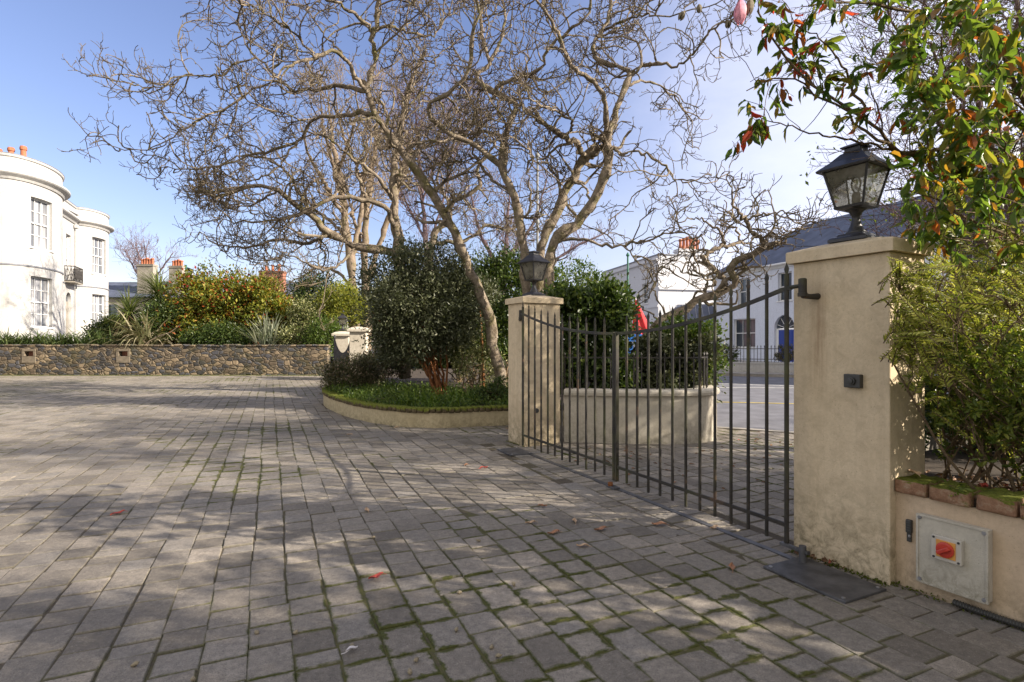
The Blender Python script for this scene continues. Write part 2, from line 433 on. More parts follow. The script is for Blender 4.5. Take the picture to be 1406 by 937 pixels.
def paver_mat():
    t = NT('paver'); p = t.pos(); r = t.island()
    c = t.ramp(r, [(0, (.165, .146, .122)), (.3, (.235, .209, .177)), (.6, (.275, .244, .205)), (.85, (.23, .212, .19)), (1, (.345, .30, .247))])
    n0 = t.noise(.55, 4, .6, p); c = t.mix(1., c, t.ramp(n0, [(.3, .78), (.7, 1.18)]), 'MULTIPLY')
    n1 = t.noise(26, 7, .75, p); c = t.mix(1., c, t.ramp(n1, [(.3, .6), (.7, 1.35)]), 'MULTIPLY')
    n3 = t.noise(5.5, 6, .7, p, .8); c = t.mix(t.ramp(n3, [(.5, 0.), (.68, .45)]), c, (.15, .13, .11))
    n2 = t.noise(170, 3, .7, p); c = t.mix(t.ramp(n2, [(.52, 0.), (.66, .75)]), c, (.085, .075, .065)); n4 = t.noise(95, 3, .7, t.n('ShaderNodeVectorMath', operation='ADD').outputs[0] if False else p, 1.); c = t.mix(t.ramp(n4, [(.58, 0.), (.72, .55)]), c, (.42, .375, .31))
    lich = t.noise(38, 2, .5, p); c = t.mix(t.ramp(lich, [(.70, 0.), (.76, .35)]), c, (.48, .45, .38))
    # moss creeping in from the joints
    uv = t.n('ShaderNodeSeparateXYZ'); t.l(t.n('ShaderNodeUVMap', uv_map='UVMap').outputs[0], uv.inputs[0])
    ed = t.math('MINIMUM', uv.outputs[0], uv.outputs[1])
    m = t.ramp(t.noise(.42, 5, .62, p), [(.50, 0.), (.68, 1.)])
    for q, rad in (((-.25, 2.55, 0), 1.5), ((1.0, 2.9, 0), 1.1)):
        vd = t.n('ShaderNodeVectorMath', operation='DISTANCE'); t.l(p, vd.inputs[0]); vd.inputs[1].default_value = q
        mr = t.n('ShaderNodeMapRange'); mr.inputs[1].default_value = rad; mr.inputs[2].default_value = rad*.25; t.l(vd.outputs['Value'], mr.inputs[0])
        m = t.math('MAXIMUM', m, t.math('MULTIPLY', t.math('MULTIPLY', mr.outputs[0], .95), t.ramp(t.noise(2.1, 4, .6, p), [(.36, .1), (.6, 1.)])))
    w = t.math('MULTIPLY', m, t.ramp(t.noise(11, 5, .7, p), [(.35, .0), (.75, 1.)]))
    w = t.math('MULTIPLY', w, .062)
    k = t.n('ShaderNodeMapRange'); t.l(t.math('SUBTRACT', w, ed), k.inputs[0]); k.inputs[1].default_value = -.004; k.inputs[2].default_value = .012
    mossc = t.ramp(t.noise(70, 4, .7, p), [(.3, (.03, .036, .008)), (.7, (.095, .10, .02))])
    c = t.mix(k.outputs[0], c, mossc)
    h = t.math('ADD', t.math('MULTIPLY', n1, .7), t.math('MULTIPLY', n2, .55))
    b = t.bump(h, .8, .008)
    return t.done(t.bsdf(c, t.ramp(n1, [(.3, .62), (.7, .85)]), normal=b, spec=.3))
paver_mat()

def joint_mat():
    t = NT('joint'); p = t.pos()
    c = t.ramp(t.noise(35, 5, .7, p), [(.3, (.05, .04, .028)), (.7, (.12, .095, .07))])
    m = t.ramp(t.noise(.42, 5, .62, p), [(.45, .05), (.62, 1.)])
    vd = t.n('ShaderNodeVectorMath', operation='DISTANCE'); t.l(p, vd.inputs[0]); vd.inputs[1].default_value = (-.1, 2.6, 0)
    mr = t.n('ShaderNodeMapRange'); mr.inputs[1].default_value = 2.2; mr.inputs[2].default_value = .6; t.l(vd.outputs['Value'], mr.inputs[0])
    m = t.math('MAXIMUM', m, mr.outputs[0])
    c = t.mix(t.math('MULTIPLY', m, t.ramp(t.noise(16, 4, .6, p), [(.35, .25), (.6, 1.)])), c, (.10, .10, .022))
    return t.done(t.bsdf(c, .95, normal=t.bump(t.noise(120, 4, .7, p), .8, .01)))
joint_mat()

def wallstone_mat():
    t = NT('rubble_stone'); p = t.pos()
    mp = t.n('ShaderNodeMapping'); mp.inputs['Scale'].default_value = (4.2, 4.2, 7.6); t.l(p, mp.inputs['Vector'])
    ds = t.n('ShaderNodeTexNoise'); ds.inputs['Scale'].default_value = 2.5; t.l(p, ds.inputs['Vector'])
    vm = t.n('ShaderNodeVectorMath', operation='MULTIPLY_ADD'); t.l(ds.outputs['Color'], vm.inputs[0]); vm.inputs[1].default_value = (.9, .9, .9); t.l(mp.outputs[0], vm.inputs[2])
    v = t.n('ShaderNodeTexVoronoi'); v.inputs['Scale'].default_value = 1.; t.l(vm.outputs[0], v.inputs['Vector'])
    e = t.n('ShaderNodeTexVoronoi', feature='DISTANCE_TO_EDGE'); e.inputs['Scale'].default_value = 1.; t.l(vm.outputs[0], e.inputs['Vector'])
    sx = t.n('ShaderNodeSeparateColor'); t.l(v.outputs['Color'], sx.inputs[0])
    c = t.ramp(sx.outputs[0], [(0, (.06, .058, .058)), (.25, (.135, .105, .075)), (.45, (.18, .145, .105)), (.62, (.09, .09, .10)), (.8, (.27, .21, .14)), (1, (.17, .095, .06))], 'CONSTANT')
    c = t.mix(1., c, t.ramp(t.noise(14, 5, .7, p), [(.3, .7), (.7, 1.3)]), 'MULTIPLY')
    c = t.mix(t.ramp(e.outputs['Distance'], [(.03, 1.), (.09, 0.)]), c, (.13, .108, .078))
    c = t.mix(t.ramp(t.noise(1.3, 5, .7, p), [(.5, 0.), (.66, .5)]), c, (.09, .085, .035))
    b = t.bump(t.ramp(e.outputs['Distance'], [(0., 0.), (.16, 1.)]), .8, .05)
    return t.done(t.bsdf(c, .9, normal=b, spec=.2))
wallstone_mat()

def moss_mat():
    t = NT('moss'); p = t.pos()
    c = t.ramp(t.noise(45, 6, .75, p), [(.3, (.04, .055, .01)), (.55, (.10, .12, .02)), (.75, (.19, .17, .04))])
    return t.done(t.bsdf(c, .95, normal=t.bump(t.noise(160, 4, .7, p), 1., .01), spec=.1))
moss_mat()
def mossbrick_mat():
    t = NT('mossy_brick'); p = t.pos()
    c = t.ramp(t.noise(16, 6, .7, p), [(.3, (.20, .11, .065)), (.5, (.33, .19, .115)), (.62, (.42, .30, .2)), (.75, (.5, .44, .36))])
    ge = t.n('ShaderNodeNewGeometry'); sp = t.n('ShaderNodeSeparateXYZ'); t.l(ge.outputs['Normal'], sp.inputs[0])
    up = t.math('ADD', sp.outputs[2], t.math('MULTIPLY', t.math('SUBTRACT', t.noise(13, 5, .7, p), .5), 2.2))
    mc = t.ramp(t.noise(60, 6, .75, p), [(.3, (.06, .075, .012)), (.55, (.16, .18, .03)), (.75, (.27, .26, .06))])
    c = t.mix(t.ramp(up, [(.25, 0.), (.5, 1.)]), c, mc)
    return t.done(t.bsdf(c, .92, normal=t.bump(t.noise(110, 6, .75, p), .9, .012), spec=.15))
mossbrick_mat()

bark_mat('bark_magnolia', (.11, .085, .058), (.40, .33, .25), .7, 7)
bark_mat('bark_twig', (.08, .062, .043), (.26, .21, .152), .3, 6)
bark_mat('bark_pale', (.14, .105, .075), (.33, .26, .19), .5, 4)
bark_mat('bark_purple', (.12, .085, .09), (.24, .17, .18), .0, 3)
bark_mat('bark_orange', (.25, .09, .035), (.42, .19, .08), .1, 20)
bark_mat('bark_shrub', (.16, .11, .065), (.34, .25, .15), .2, 30)
bark_mat('bark_dark', (.06, .045, .035), (.13, .1, .075), .2, 12)

leaf_mat('leaf_holly', [(0, (.045, .055, .024)), (.5, (.08, .092, .045)), (.85, (.125, .135, .075)), (1, (.20, .20, .12))], .45, .2)
leaf_mat('leaf_dark', [(0, (.025, .045, .012)), (.5, (.05, .082, .02)), (.85, (.09, .13, .03)), (1, (.15, .18, .045))], .36, .32)
leaf_mat('leaf_hedge', [(0, (.045, .085, .015)), (.5, (.08, .13, .024)), (1, (.15, .19, .04))], .4, .35)
leaf_mat('leaf_lime', [(0, (.10, .13, .02)), (.5, (.20, .22, .03)), (1, (.36, .34, .06))], .45, .35)
leaf_mat('leaf_variegated', [(0, (.05, .07, .02)), (.45, (.14, .16, .05)), (.75, (.30, .30, .13)), (1, (.46, .44, .26))], .45, .25)
leaf_mat('leaf_autumn', [(0, (.08, .115, .018)), (.45, (.17, .20, .03)), (.80, (.36, .32, .045)), (.90, (.28, .14, .02)), (.96, (.34, .06, .02)), (1, (.40, .05, .03))], .5, .35, .9)
leaf_mat('leaf_photinia', [(0, (.045, .085, .02)), (.3, (.08, .13, .025)), (.52, (.13, .18, .035)), (.64, (.22, .20, .04)), (.78, (.28, .12, .03)), (.88, (.36, .06, .03)), (1, (.45, .045, .03))], .3, .58)
leaf_mat('leaf_photinia_green', [(0, (.06, .11, .024)), (.4, (.11, .17, .032)), (.72, (.19, .235, .045)), (.86, (.24, .21, .04)), (.94, (.34, .16, .03)), (1, (.36, .08, .03))], .28, .58)
leaf_mat('leaf_feather', [(0, (.19, .225, .04)), (.5, (.33, .35, .075)), (1, (.48, .45, .13))], .4, .5)
leaf_mat('leaf_small', [(0, (.07, .11, .022)), (.6, (.14, .18, .035)), (1, (.32, .33, .07))], .38, .5)
leaf_mat('leaf_strap', [(0, (.035, .06, .018)), (.6, (.075, .11, .035)), (1, (.16, .19, .07))], .35, .2)
leaf_mat('leaf_phormium', [(0, (.10, .11, .05)), (.5, (.19, .19, .10)), (.85, (.34, .30, .20)), (1, (.42, .30, .22))], .4, .2)
leaf_mat('leaf_silver', [(0, (.13, .16, .11)), (.5, (.25, .28, .20)), (1, (.45, .46, .36))], .45, .2)
leaf_mat('leaf_cordyline', [(0, (.07, .105, .03)), (.6, (.15, .19, .06)), (1, (.30, .32, .11))], .35, .25)
leaf_mat('leaf_dead', [(0, (.15, .10, .05)), (1, (.30, .22, .12))], .8, .1)
leaf_mat('leaf_grass', [(0, (.03, .06, .012)), (.5, (.09, .16, .022)), (1, (.22, .29, .05))], .4, .35)
leaf_mat('leaf_bronze', [(0, (.05, .055, .022)), (.6, (.10, .105, .045)), (.88, (.19, .14, .09)), (1, (.34, .24, .2))], .5, .2)
leaf_mat('leaf_litter', [(0, (.10, .055, .03)), (.6, (.22, .12, .06)), (.9, (.34, .2, .12)), (1, (.45, .05, .04))], .7, .1)
render_mat('low_grime', (.52, .485, .405), (.44, .41, .33), 1., .30)
plain('vent_stone', (.20, .165, .12), .9, var=.35, scale=5)
def darkbrick_mat():
    t = NT('dark_brick'); p = t.pos()
    c = t.ramp(t.noise(16, 6, .7, p), [(.3, (.05, .04, .025)), (.5, (.11, .085, .05)), (.62, (.17, .13, .08)), (.75, (.25, .21, .14))])
    ge = t.n('ShaderNodeNewGeometry'); sp = t.n('ShaderNodeSeparateXYZ'); t.l(ge.outputs['Normal'], sp.inputs[0])
    up = t.math('ADD', sp.outputs[2], t.math('MULTIPLY', t.math('SUBTRACT', t.noise(13, 5, .7, p), .5), 2.2))
    mc = t.ramp(t.noise(60, 6, .75, p), [(.3, (.06, .075, .012)), (.55, (.16, .18, .03)), (.75, (.27, .26, .06))])
    c = t.mix(t.ramp(up, [(-.1, 0.), (.35, 1.)]), c, mc)
    return t.done(t.bsdf(c, .92, normal=t.bump(t.noise(110, 6, .75, p), .9, .012), spec=.15))

darkbrick_mat()
# ================================================================== ground
rng = np.random.default_rng(7)
GS = np.array([1.786, 3.60]); GE = np.array([.139, 7.04])           # gate line on the ground: right end, left end
GD = (GE-GS)/np.linalg.norm(GE-GS); GL = np.linalg.norm(GE-GS)
GN = np.array([-GD[1], GD[0]])                                         # points to the driveway side
if GN[0] > 0: GN = -GN
pg = np.array([-.47, .883]); pg /= np.linalg.norm(pg)                  # pillar front direction
po = np.array([pg[1], -pg[0]])                                         # away from the driveway

mb = MB(); poly(mb, [(-400, -300), (400, -300), (400, 700), (-400, 700)], -.30)
single('ground', mb, MATS['grass_ground'], kind='structure')
mb = MB(); poly(mb, [(2.6, -12), (60, -30), (80, 10), (80, 95), (-40, 95), (-12, 60), (1, 25), (2.6, 12)], -.055)
single('road', mb, MATS['asphalt'], kind='structure')
# far pavement in front of the houses and the near dropped kerb of the apron
mb = MB(); V = [(5.5, 24.6), (40, 8.9), (60, 70), (2, 60)]
poly(mb, V, .06); sweep(mb, resample2([(2, 60), (5.5, 24.6), (8.6, 23.2), (40, 8.9)], .8), [(0, -.06), (.14, -.06), (.14, .064), (0, .064)])
single('pavement', mb, MATS['concrete'], kind='structure')
mb = MB()
for off in (0, .3):
    pass
sweep(mb, resample2([(4.6, 13.2), (7.5, 12.4), (12, 10.2), (20, 6.)], .6), [(0, -.051), (.09, -.051), (.09, -.047), (0, -.047)])
single('road_marking', mb, MATS['yellow_line'], kind='structure')
mb = MB()
sweep(mb, resample2([(5.5, 19.5), (8, 18.3), (14, 15.5), (26, 9.5)], .6), [(0, -.051), (.1, -.051), (.1, -.047), (0, -.047)])
sweep(mb, resample2([(6.2, 17.2), (9, 17.0), (16, 16.6)], .6), [(0, -.049), (.1, -.049), (.1, -.045), (0, -.045)])
single('road_marking', mb, MATS['white_line'], kind='structure')
kerb_line = resample2([(2.95, 9.0), (3.6, 8.75), (4.6, 8.2), (6.2, 7.2), (9.5, 5.2), (14, 2.5)], .25)
mb = MB(); sweep(mb, kerb_line, [(0, -.06), (.13, -.06), (.13, .012), (0, .012)], sign=1)
single('kerb', mb, MATS['concrete'], kind='structure')

# ---- driveway: joint bed + every paver a bevelled stone (pattern inside one structure mesh)
RC0 = np.array([2.159, 3.162])+po*.065
cd = np.array([-.401, .916]); cd /= np.linalg.norm(cd); rd = np.array([cd[1], -cd[0]])
mb = MB()
poly(mb, [(-45, -12), (3.1, -12), (3.1, 1.5), (2.95, 9.0), (2.9, 12), (-4, 23.5), (-45, 23.5)], -.0055, 1)
poly(mb, [(3.1, 1.6), (9.4, 5.2), (6.2, 7.2), (4.6, 8.2), (3.6, 8.72), (2.95, 8.96)][::1], -.0065, 1)
W = .187; GAP = .005
cols = np.arange(-126, 70)
Q = []; S2 = []; Dr = []
for ci in cols:
    base = ci*(W+GAP)
    y = -30+rng.random()*.2; xs = []
    L = rng.choice([.12, .186, .186, .186, .25, .25], 460)
    st = y+np.concatenate([[0], np.cumsum(L+.0085)[:-1]])
    wob = .006*np.sin(st*1.3+ci*.9)+.005*np.sin(st*3.1+ci*.35)
    cx = base+wob+.0025*rng.standard_normal(len(L))
    c2 = rd[None]*cx[:, None]+cd[None]*(st+L/2)[:, None]
    Q.append(c2); S2.append(np.column_stack([np.full(len(L), W), L])); Dr.append(0.012*rng.standard_normal(len(L)))
Q = np.concatenate(Q); S2 = np.concatenate(S2); Dr = np.concatenate(Dr)
x, y = Q[:, 0], Q[:, 1]
px = CX+F*x/np.maximum(y, .3)
keep = (y > 1.2) & (y < 22.45) & (x > -.98*y-2.5) & (x < .98*y+2.5)
gdist = (Q-GS) @ GN; gs = (Q-GS) @ GD
keep &= ~((gdist < .315) & (gdist > -.22) & (gs > -.18) & (gs < GL+.55))
kx = np.interp(y, kerb_line[::-1, 1], kerb_line[::-1, 0])
keep &= ~((x > 2.9) & ((y > 8.9) | (x > kx-.1)))
keep &= ~(((Q-RC0) @ po > .0) & ((Q-RC0) @ pg < .1))
BED = np.array([(.9, 9.2), (.4, 9.25), (-.1, 9.2), (-.63, 9.05), (-1.2, 8.9), (-1.75, 9.02), (-2.26, 9.37), (-2.75, 9.85), (-3.2, 10.45), (-3.75, 11.35), (-4.15, 12.2), (-4.42, 13.1), (-4.6, 14.5), (-4.72, 16.5), (-4.9, 19.2)])
inb = (y > np.interp(x, BED[:12][::-1, 0], BED[:12][::-1, 1])+.1) & (x > -4.4) & (x < 2.9)
inb |= (x > -4.3) & (y > 12.9) 
keep &= ~inb
Q, S2, Dr = Q[keep], S2[keep], Dr[keep]
# edging stones along the gate line
es = np.arange(-.13, GL+.5, .112)
for (o, ln) in ((.127, .20), (-.118, .18), (.292, .115)):
    Q = np.vstack([Q, GS+GD*es[:, None]+GN*o]); S2 = np.vstack([S2, np.column_stack([np.full(len(es), ln), np.full(len(es), .102)])])
    Dr = np.concatenate([Dr, np.full(len(es), 9.)])
n = len(Q)
ang = np.where(Dr > 5, math.atan2(GD[1], GD[0]), math.atan2(cd[1], cd[0]))+np.where(Dr > 5, .004, Dr)*rng.standard_normal(n)*.7-PI/2
ca, sa = np.cos(ang), np.sin(ang)
ux = np.stack([ca, sa], 1); uy = np.stack([-sa, ca], 1)
near = Q[:, 1] < 9
bev = rng.uniform(.003, .006, n)
zoff = rng.normal(0, .0021, n); zoff[-len(es):] -= .006; tx = rng.normal(0, .012, n); ty = rng.normal(0, .012, n)
def ring(k, z, jit):
    out = []
    for sx, sy in ((-1, -1), (1, -1), (1, 1), (-1, 1)):
        lx = sx*(S2[:, 0]/2-k)+jit*rng.standard_normal(n); ly = sy*(S2[:, 1]/2-k)+jit*rng.standard_normal(n)
        zz = z+zoff+tx*lx+ty*ly
        p2 = Q+ux*lx[:, None]+uy*ly[:, None]
        out.append(np.column_stack([p2, zz]))
    return np.stack(out, 1)
jit = .0022
st = rng.bit_generator.state; r0 = ring(0, -.035, jit); rng.bit_generator.state = st
r1 = ring(0, -.006, jit); rng.bit_generator.state = st
r2 = ring(bev*.45, -.0015, jit); rng.bit_generator.state = st
r3 = ring(bev*1.25, .001, jit)
V = np.concatenate([r0, r1, r2, r3], 1)
q = []
for a in range(3):
    for j in range(4): q.append([a*4+j, a*4+(j+1) % 4, (a+1)*4+(j+1) % 4, (a+1)*4+j])
q.append([12, 13, 14, 15]); q = np.array(q)
Fq = (q[None]+(np.arange(n)*16)[:, None, None]).reshape(-1, 4)
# uv carries the distance to the joint
inset = np.array([0, 0, .0, .0])
def edge_uv():
    hw, hl = S2[:, 0]/2, S2[:, 1]/2
    out = np.zeros((n, 13, 4, 2))
    return out
# the top face is split in a 3x3 grid so the moss width can be read from uv
V = V.reshape(n, 16, 3)
top = r3
def lerp(a, b, t): return a*(1-t)+b*t
gx = [0, .22, .78, 1]; grid = []
for jy in gx:
    for jx in gx:
        b0 = lerp(top[:, 0], top[:, 1], jx); b1 = lerp(top[:, 3], top[:, 2], jx)
        grid.append(lerp(b0, b1, jy))
grid = np.stack(grid, 1)                                               # n,16,3
ed_grid = np.zeros((n, 16, 2))
for k in range(16):
    jx, jy = gx[k % 4], gx[k//4]
    ed_grid[:, k, 0] = np.minimum(jx, 1-jx)*S2[:, 0]; ed_grid[:, k, 1] = np.minimum(jy, 1-jy)*S2[:, 1]
VV = np.concatenate([V, grid[:, :]], 1)                                # 32 verts per stone
VV[:, 16+0] = V[:, 12]; 
side = np.array([[a*4+j, a*4+(j+1) % 4, (a+1)*4+(j+1) % 4, (a+1)*4+j] for a in range(2) for j in range(4)])
lut = {0: 16+0, 1: 16+3, 2: 16+15, 3: 16+12}
last = np.array([[8+j, 8+(j+1) % 4, lut[(j+1) % 4], lut[j]] for j in range(4)])
cells = np.array([[16+r*4+c, 16+r*4+c+1, 16+(r+1)*4+c+1, 16+(r+1)*4+c] for r in range(3) for c in range(3)])
allq = np.concatenate([side, last, cells])
UVv = np.zeros((n, 32, 2)); UVv[:, 16:] = ed_grid+.004
Fall = (allq[None]+(np.arange(n)*32)[:, None, None]).reshape(-1, 4)
UV = UVv.reshape(-1, 2)[Fall.ravel()]
mb.add(VV.reshape(-1, 3), [Fall], 0, UV)
drive = single('driveway', mb, [MATS['paver'], MATS['joint']], kind='structure')
print('pavers', n)

# gutter of mossy setts at the foot of the stone wall
mb = MB(); box(mb, (-22, 22.47, -.012), (36, .24, .05))
single('kerb_strip', mb, MATS['moss'], kind='structure')
mb = MB()
mid = (GS+GE)/2
box(mb, (*mid, -.004), (GL+.1, .045, .018), basis(GD))
single('drain_channel', mb, MATS['plate_steel'], 'flat steel threshold strip set in the paving under the gates', 'threshold strip')

# bed soil and the raised garden behind the rubble wall
mb = MB(); poly(mb, np.vstack([BED+np.array([.0, .12]), [(-5, 23), (2.2, 23), (2.75, 14), (2.85, 8.2), (2.6, 7.75), (.95, 7.75)]]), .25)
single('bed_soil', mb, MATS['soil'], kind='structure')
mb = MB(); poly(mb, [(-60, 22.95), (-7.7, 22.95), (-5.2, 24.6), (2, 24.6), (-2, 60), (-80, 60)], 1.0)
poly(mb, [(-7.7, 22.95), (-5.2, 24.6), (-5.2, 24.6+.001), (-7.7, 22.96)], .99)
single('garden_ground', mb, MATS['soil'], kind='structure')
mb = MB(); poly(mb, [(2.36, 3.2), (2.7, 3.6), (2.55, 4.2), (6, 5.6), (14, -8), (8.2, -8.5)], .50)
single('border_soil', mb, MATS['soil'], kind='structure')
# ================================================================== gate pillars, lanterns, gates
def pillar(name, corner, along, w, d, zcap, label):
    """corner = driveway corner nearest the camera, along = front face direction, away = po"""
    away = np.array([along[1], -along[0]])
    c = corner+along*w/2+away*d/2
    r = empty(name, (*c, 0), label, 'gate pillar')
    B = basis(along)
    m = MB(); box(m, (*c, zcap/2-.01), (w, d, zcap+.02), B, .008); part('shaft', m, MATS['pillar_render'], r)
    m = MB(); h = .078; o = .033
    hw, hd = w/2+o, d/2+o
    rings = [(1, zcap+.002), (1, zcap+h-.008), (.985, zcap+h), (.30, zcap+h+.045)]
    V = []
    for k, z in rings:
        for sx, sy in ((-1, -1), (1, -1), (1, 1), (-1, 1)):
            V.append(np.array([sx*hw*k, sy*hd*k, 0]) @ B+np.array([*c, z]))
    q = [[3, 2, 1, 0]]+[[a*4+j, a*4+(j+1) % 4, (a+1)*4+(j+1) % 4, (a+1)*4+j] for a in range(3) for j in range(4)]+[[12, 13, 14, 15]]
    m.add(np.array(V), np.array(q)); part('capstone', m, MATS['pillar_render'], r)
    return r, c

RC = np.array([2.159, 3.162])
rp, rpc = pillar('gate_pillar', RC, pg, .60, .38, 1.912, 'big buff rendered gate pillar with a small black button on its face')
LC = np.array([.159, 7.31])
lp, lpc = pillar('gate_pillar', LC, pg, .45, .565, 1.905, 'cream rendered gate pillar at the planted bed, with a round black hole low on its side')
m = MB()
hc = LC+po*.19-pg*.004
t3 = np.array([*(-pg), 0])
V = np.array([hc[0], hc[1], .47])
tubes(m, np.array([V-t3*.01, V+t3*.012]), np.array([.034, .03]), 14, cap=True)
part('cable_gland', m, MATS['dark_plastic'], lp)

# black push button in its box on the right pillar
bt = RC+pg*.196
r = empty('push_button', (*(bt-po*.01), 1.12), 'small black push button box on the buff pillar', 'button')
B = basis(pg)
m = MB(); box(m, (*(bt-po*.018), 1.16), (.098, .036, .082), B, .006); part('housing', m, MATS['dark_plastic'], r)
m = MB(); c3 = np.array([*(bt-po*.036), 1.16]); o3 = np.array([*(-po), 0])
tubes(m, np.array([c3, c3+o3*.012, c3+o3*.0125, c3+o3*.02, c3+o3*.021]), np.array([.024, .024, .017, .016, .008]), 16, cap=True)
part('knob', m, MATS['dark_plastic'], r)

def lantern(c, zb, ang, label, tall=1.0):
    r = empty('lantern', (*c, zb), label, 'lantern', None)
    C3 = np.array([*c, zb])
    KW = .80
    def L(prof, n=4, a=ang): 
        m = MB(); lathe(m, [(rr*KW, z) for rr, z in prof], C3, n, a); return m
    part('base_plate', L([(.145, 0), (.145, .018), (.128, .03), (.10, .038), (.09, .05)]), MATS['lamp_paint'], r)
    part('stem', L([(.085, .048), (.062, .07), (.042, .105), (.032, .14), (.030, .165), (.040, .172), (.040, .180), (.055, .195), (.102, .215)], 28), MATS['lamp_paint'], r, True)
    # body: four corner bars, bottom tray, top ring
    zb0, zt0, rb, rt = .222, .455, .104*KW, .166*KW
    m = MB(); lathe(m, [(rb-.02, .206), (rb+.006, .212), (rb+.01, .226), (rb-.004, .230)], C3, 4, ang)
    for k in range(4):
        a = ang+PI/4+k*PI/2; u = np.array([math.cos(a), math.sin(a), 0])*math.sqrt(2)
        p0 = C3+u*rb+np.array([0, 0, zb0]); p1 = C3+u*rt+np.array([0, 0, zt0])
        tubes(m, np.array([p0, p1]), np.array([.0085, .0085]), 4, cap=True)
        a2 = a+PI/2; u2 = np.array([math.cos(a2), math.sin(a2), 0])*math.sqrt(2)
        q0 = C3+u2*rb+np.array([0, 0, zb0]); q1 = C3+u2*rt+np.array([0, 0, zt0])
        tubes(m, np.array([[p0, q0], [p1, q1]]), np.full((2, 2), .008), 4, cap=True)
    part('lamp_frame', m, MATS['lamp_paint'], r)
    for k in range(4):
        a = ang+PI/4+k*PI/2; u = np.array([math.cos(a), math.sin(a), 0])*math.sqrt(2); a2 = a+PI/2
        u2 = np.array([math.cos(a2), math.sin(a2), 0])*math.sqrt(2)
        m = MB(); z0 = np.array([0, 0, zb0+.004]); z1 = np.array([0, 0, zt0-.004])
        f0, f1 = rb-.003, rt-.003
        V = np.array([C3+u*f0+z0, C3+u2*f0+z0, C3+u2*f1+z1, C3+u*f1+z1])
        m.add(V, np.array([[0, 1, 2, 3]])); part('glass_pane', m, MATS['lamp_glass'], r)
    m = L([(.165, .452), (.204, .450), (.208, .462), (.185, .478), (.135, .512), (.080, .562), (.066, .568), (.064, .574)])
    part('roof', m, MATS['lamp_paint'], r)
    part('chimney_cap', L([(.060, .572), (.060, .594), (.082, .598), (.082, .606), (.040, .622), (.01, .626)]), MATS['lamp_paint'], r)
    m = L([(.026, .225), (.030, .235), (.030, .30), (.024, .305), (.022, .312)], 20); part('bulb_holder', m, MATS['bud_scale'], r, True)
    m = L([(.016, .311), (.024, .325), (.036, .352), (.038, .375), (.030, .40), (.012, .415), (.001, .418)], 20); part('bulb', m, MATS['bulb_glass'], r, True)
    return r
pa = math.atan2(pg[1], pg[0])
lantern(rpc-po*.0+pg*.0, 2.028, pa+.05, 'large black four sided lantern on the big buff gate pillar')
lantern(lpc, 2.02, pa+.22, 'black four sided lantern on the cream pillar beside the planted bed')

# ---- the two gate leaves
ZB = .075
def topz(u):                                             # u 0 at hinge .. 1 at the meeting stile
    return 1.473+.272*(1-u)**2.0
def leaf(h, m_, name, label):
    """h hinge end, m_ meeting end (2D)"""
    d = m_-h; W_ = np.linalg.norm(d); d = d/W_; B = basis(d); nn = np.array([-d[1], d[0]])
    if nn @ GN < 0: nn = -nn
    r = empty(name, (*h, ZB), label, 'gate leaf', None)
    # top rail, bottom rail, stiles
    us = np.linspace(-.02, 1, 26); m = MB()
    cc = [np.array([*(h+d*u*W_), topz(max(u, 0))]) for u in us]
    prof = np.array([(-.011, -.013), (.011, -.013), (.011, .013), (-.011, .013)])
    V = np.array([[c+np.array([*(nn*a), b]) for a, b in prof] for c in cc])
    i = np.arange(25)[:, None]; j = np.arange(4)[None]; j2 = (j+1) % 4
    m.add(V.reshape(-1, 3), [np.stack([i*4+j, i*4+j2, (i+1)*4+j2, (i+1)*4+j], -1).reshape(-1, 4), np.array([[3, 2, 1, 0], [100, 101, 102, 103]])])
    part('top_rail', m, MATS['gate_iron'], r)
    m = MB(); c = h+d*W_/2; box(m, (*c, .205), (W_-.02, .016, .026), B, .003); part('bottom_rail', m, MATS['gate_iron'], r)
    m = MB(); c = m_-d*.014; box(m, (*c, (ZB+topz(1))/2+.004), (.027, .036, topz(1)-ZB+.02), B, .004); part('meeting_stile', m, MATS['gate_iron'], r)
    for k in range(0, 12):
        u = k/12.1
        c = h+d*(u*W_); zt = topz(u); m = MB()
        tip = zt+.165
        tubes(m, np.array([[*c, ZB+(.01 if k % 3 else 0)], [*c, tip-.075]]), np.array([.0122, .0122])*(1.25 if k == 0 else 1), 8, cap=True)
        # spear head: flattened diamond on a collar
        zs = [tip-.09, tip-.083, tip-.068, tip-.056, tip-.040, tip]; wd = [.011, .013, .0105, .016, .0195, .0015]; th = [.011, .012, .0095, .008, .0085, .0015]
        V = []
        for z, w_, t_ in zip(zs, wd, th):
            for s1, s2 in ((-1, 0), (0, -1), (1, 0), (0, 1)):
                V.append(np.array([*c, z])+np.array([*(d*s1*w_+nn*s2*t_), 0]))
        q = [[a*4+j, a*4+(j+1) % 4, (a+1)*4+(j+1) % 4, (a+1)*4+j] for a in range(5) for j in range(4)]
        m.add(np.array(V), np.array(q))
        part('bar', m, MATS['gate_iron'], r)
    return r, d
meet = GS+GD*1.853
g1, _ = leaf(GS, meet-GD*.004, 'gate_leaf', 'black iron gate leaf with spear topped bars, hinged on the big buff pillar')
g2, _ = leaf(GE, meet+GD*.004, 'gate_leaf', 'black iron gate leaf with spear topped bars, hinged on the cream pillar by the bed')
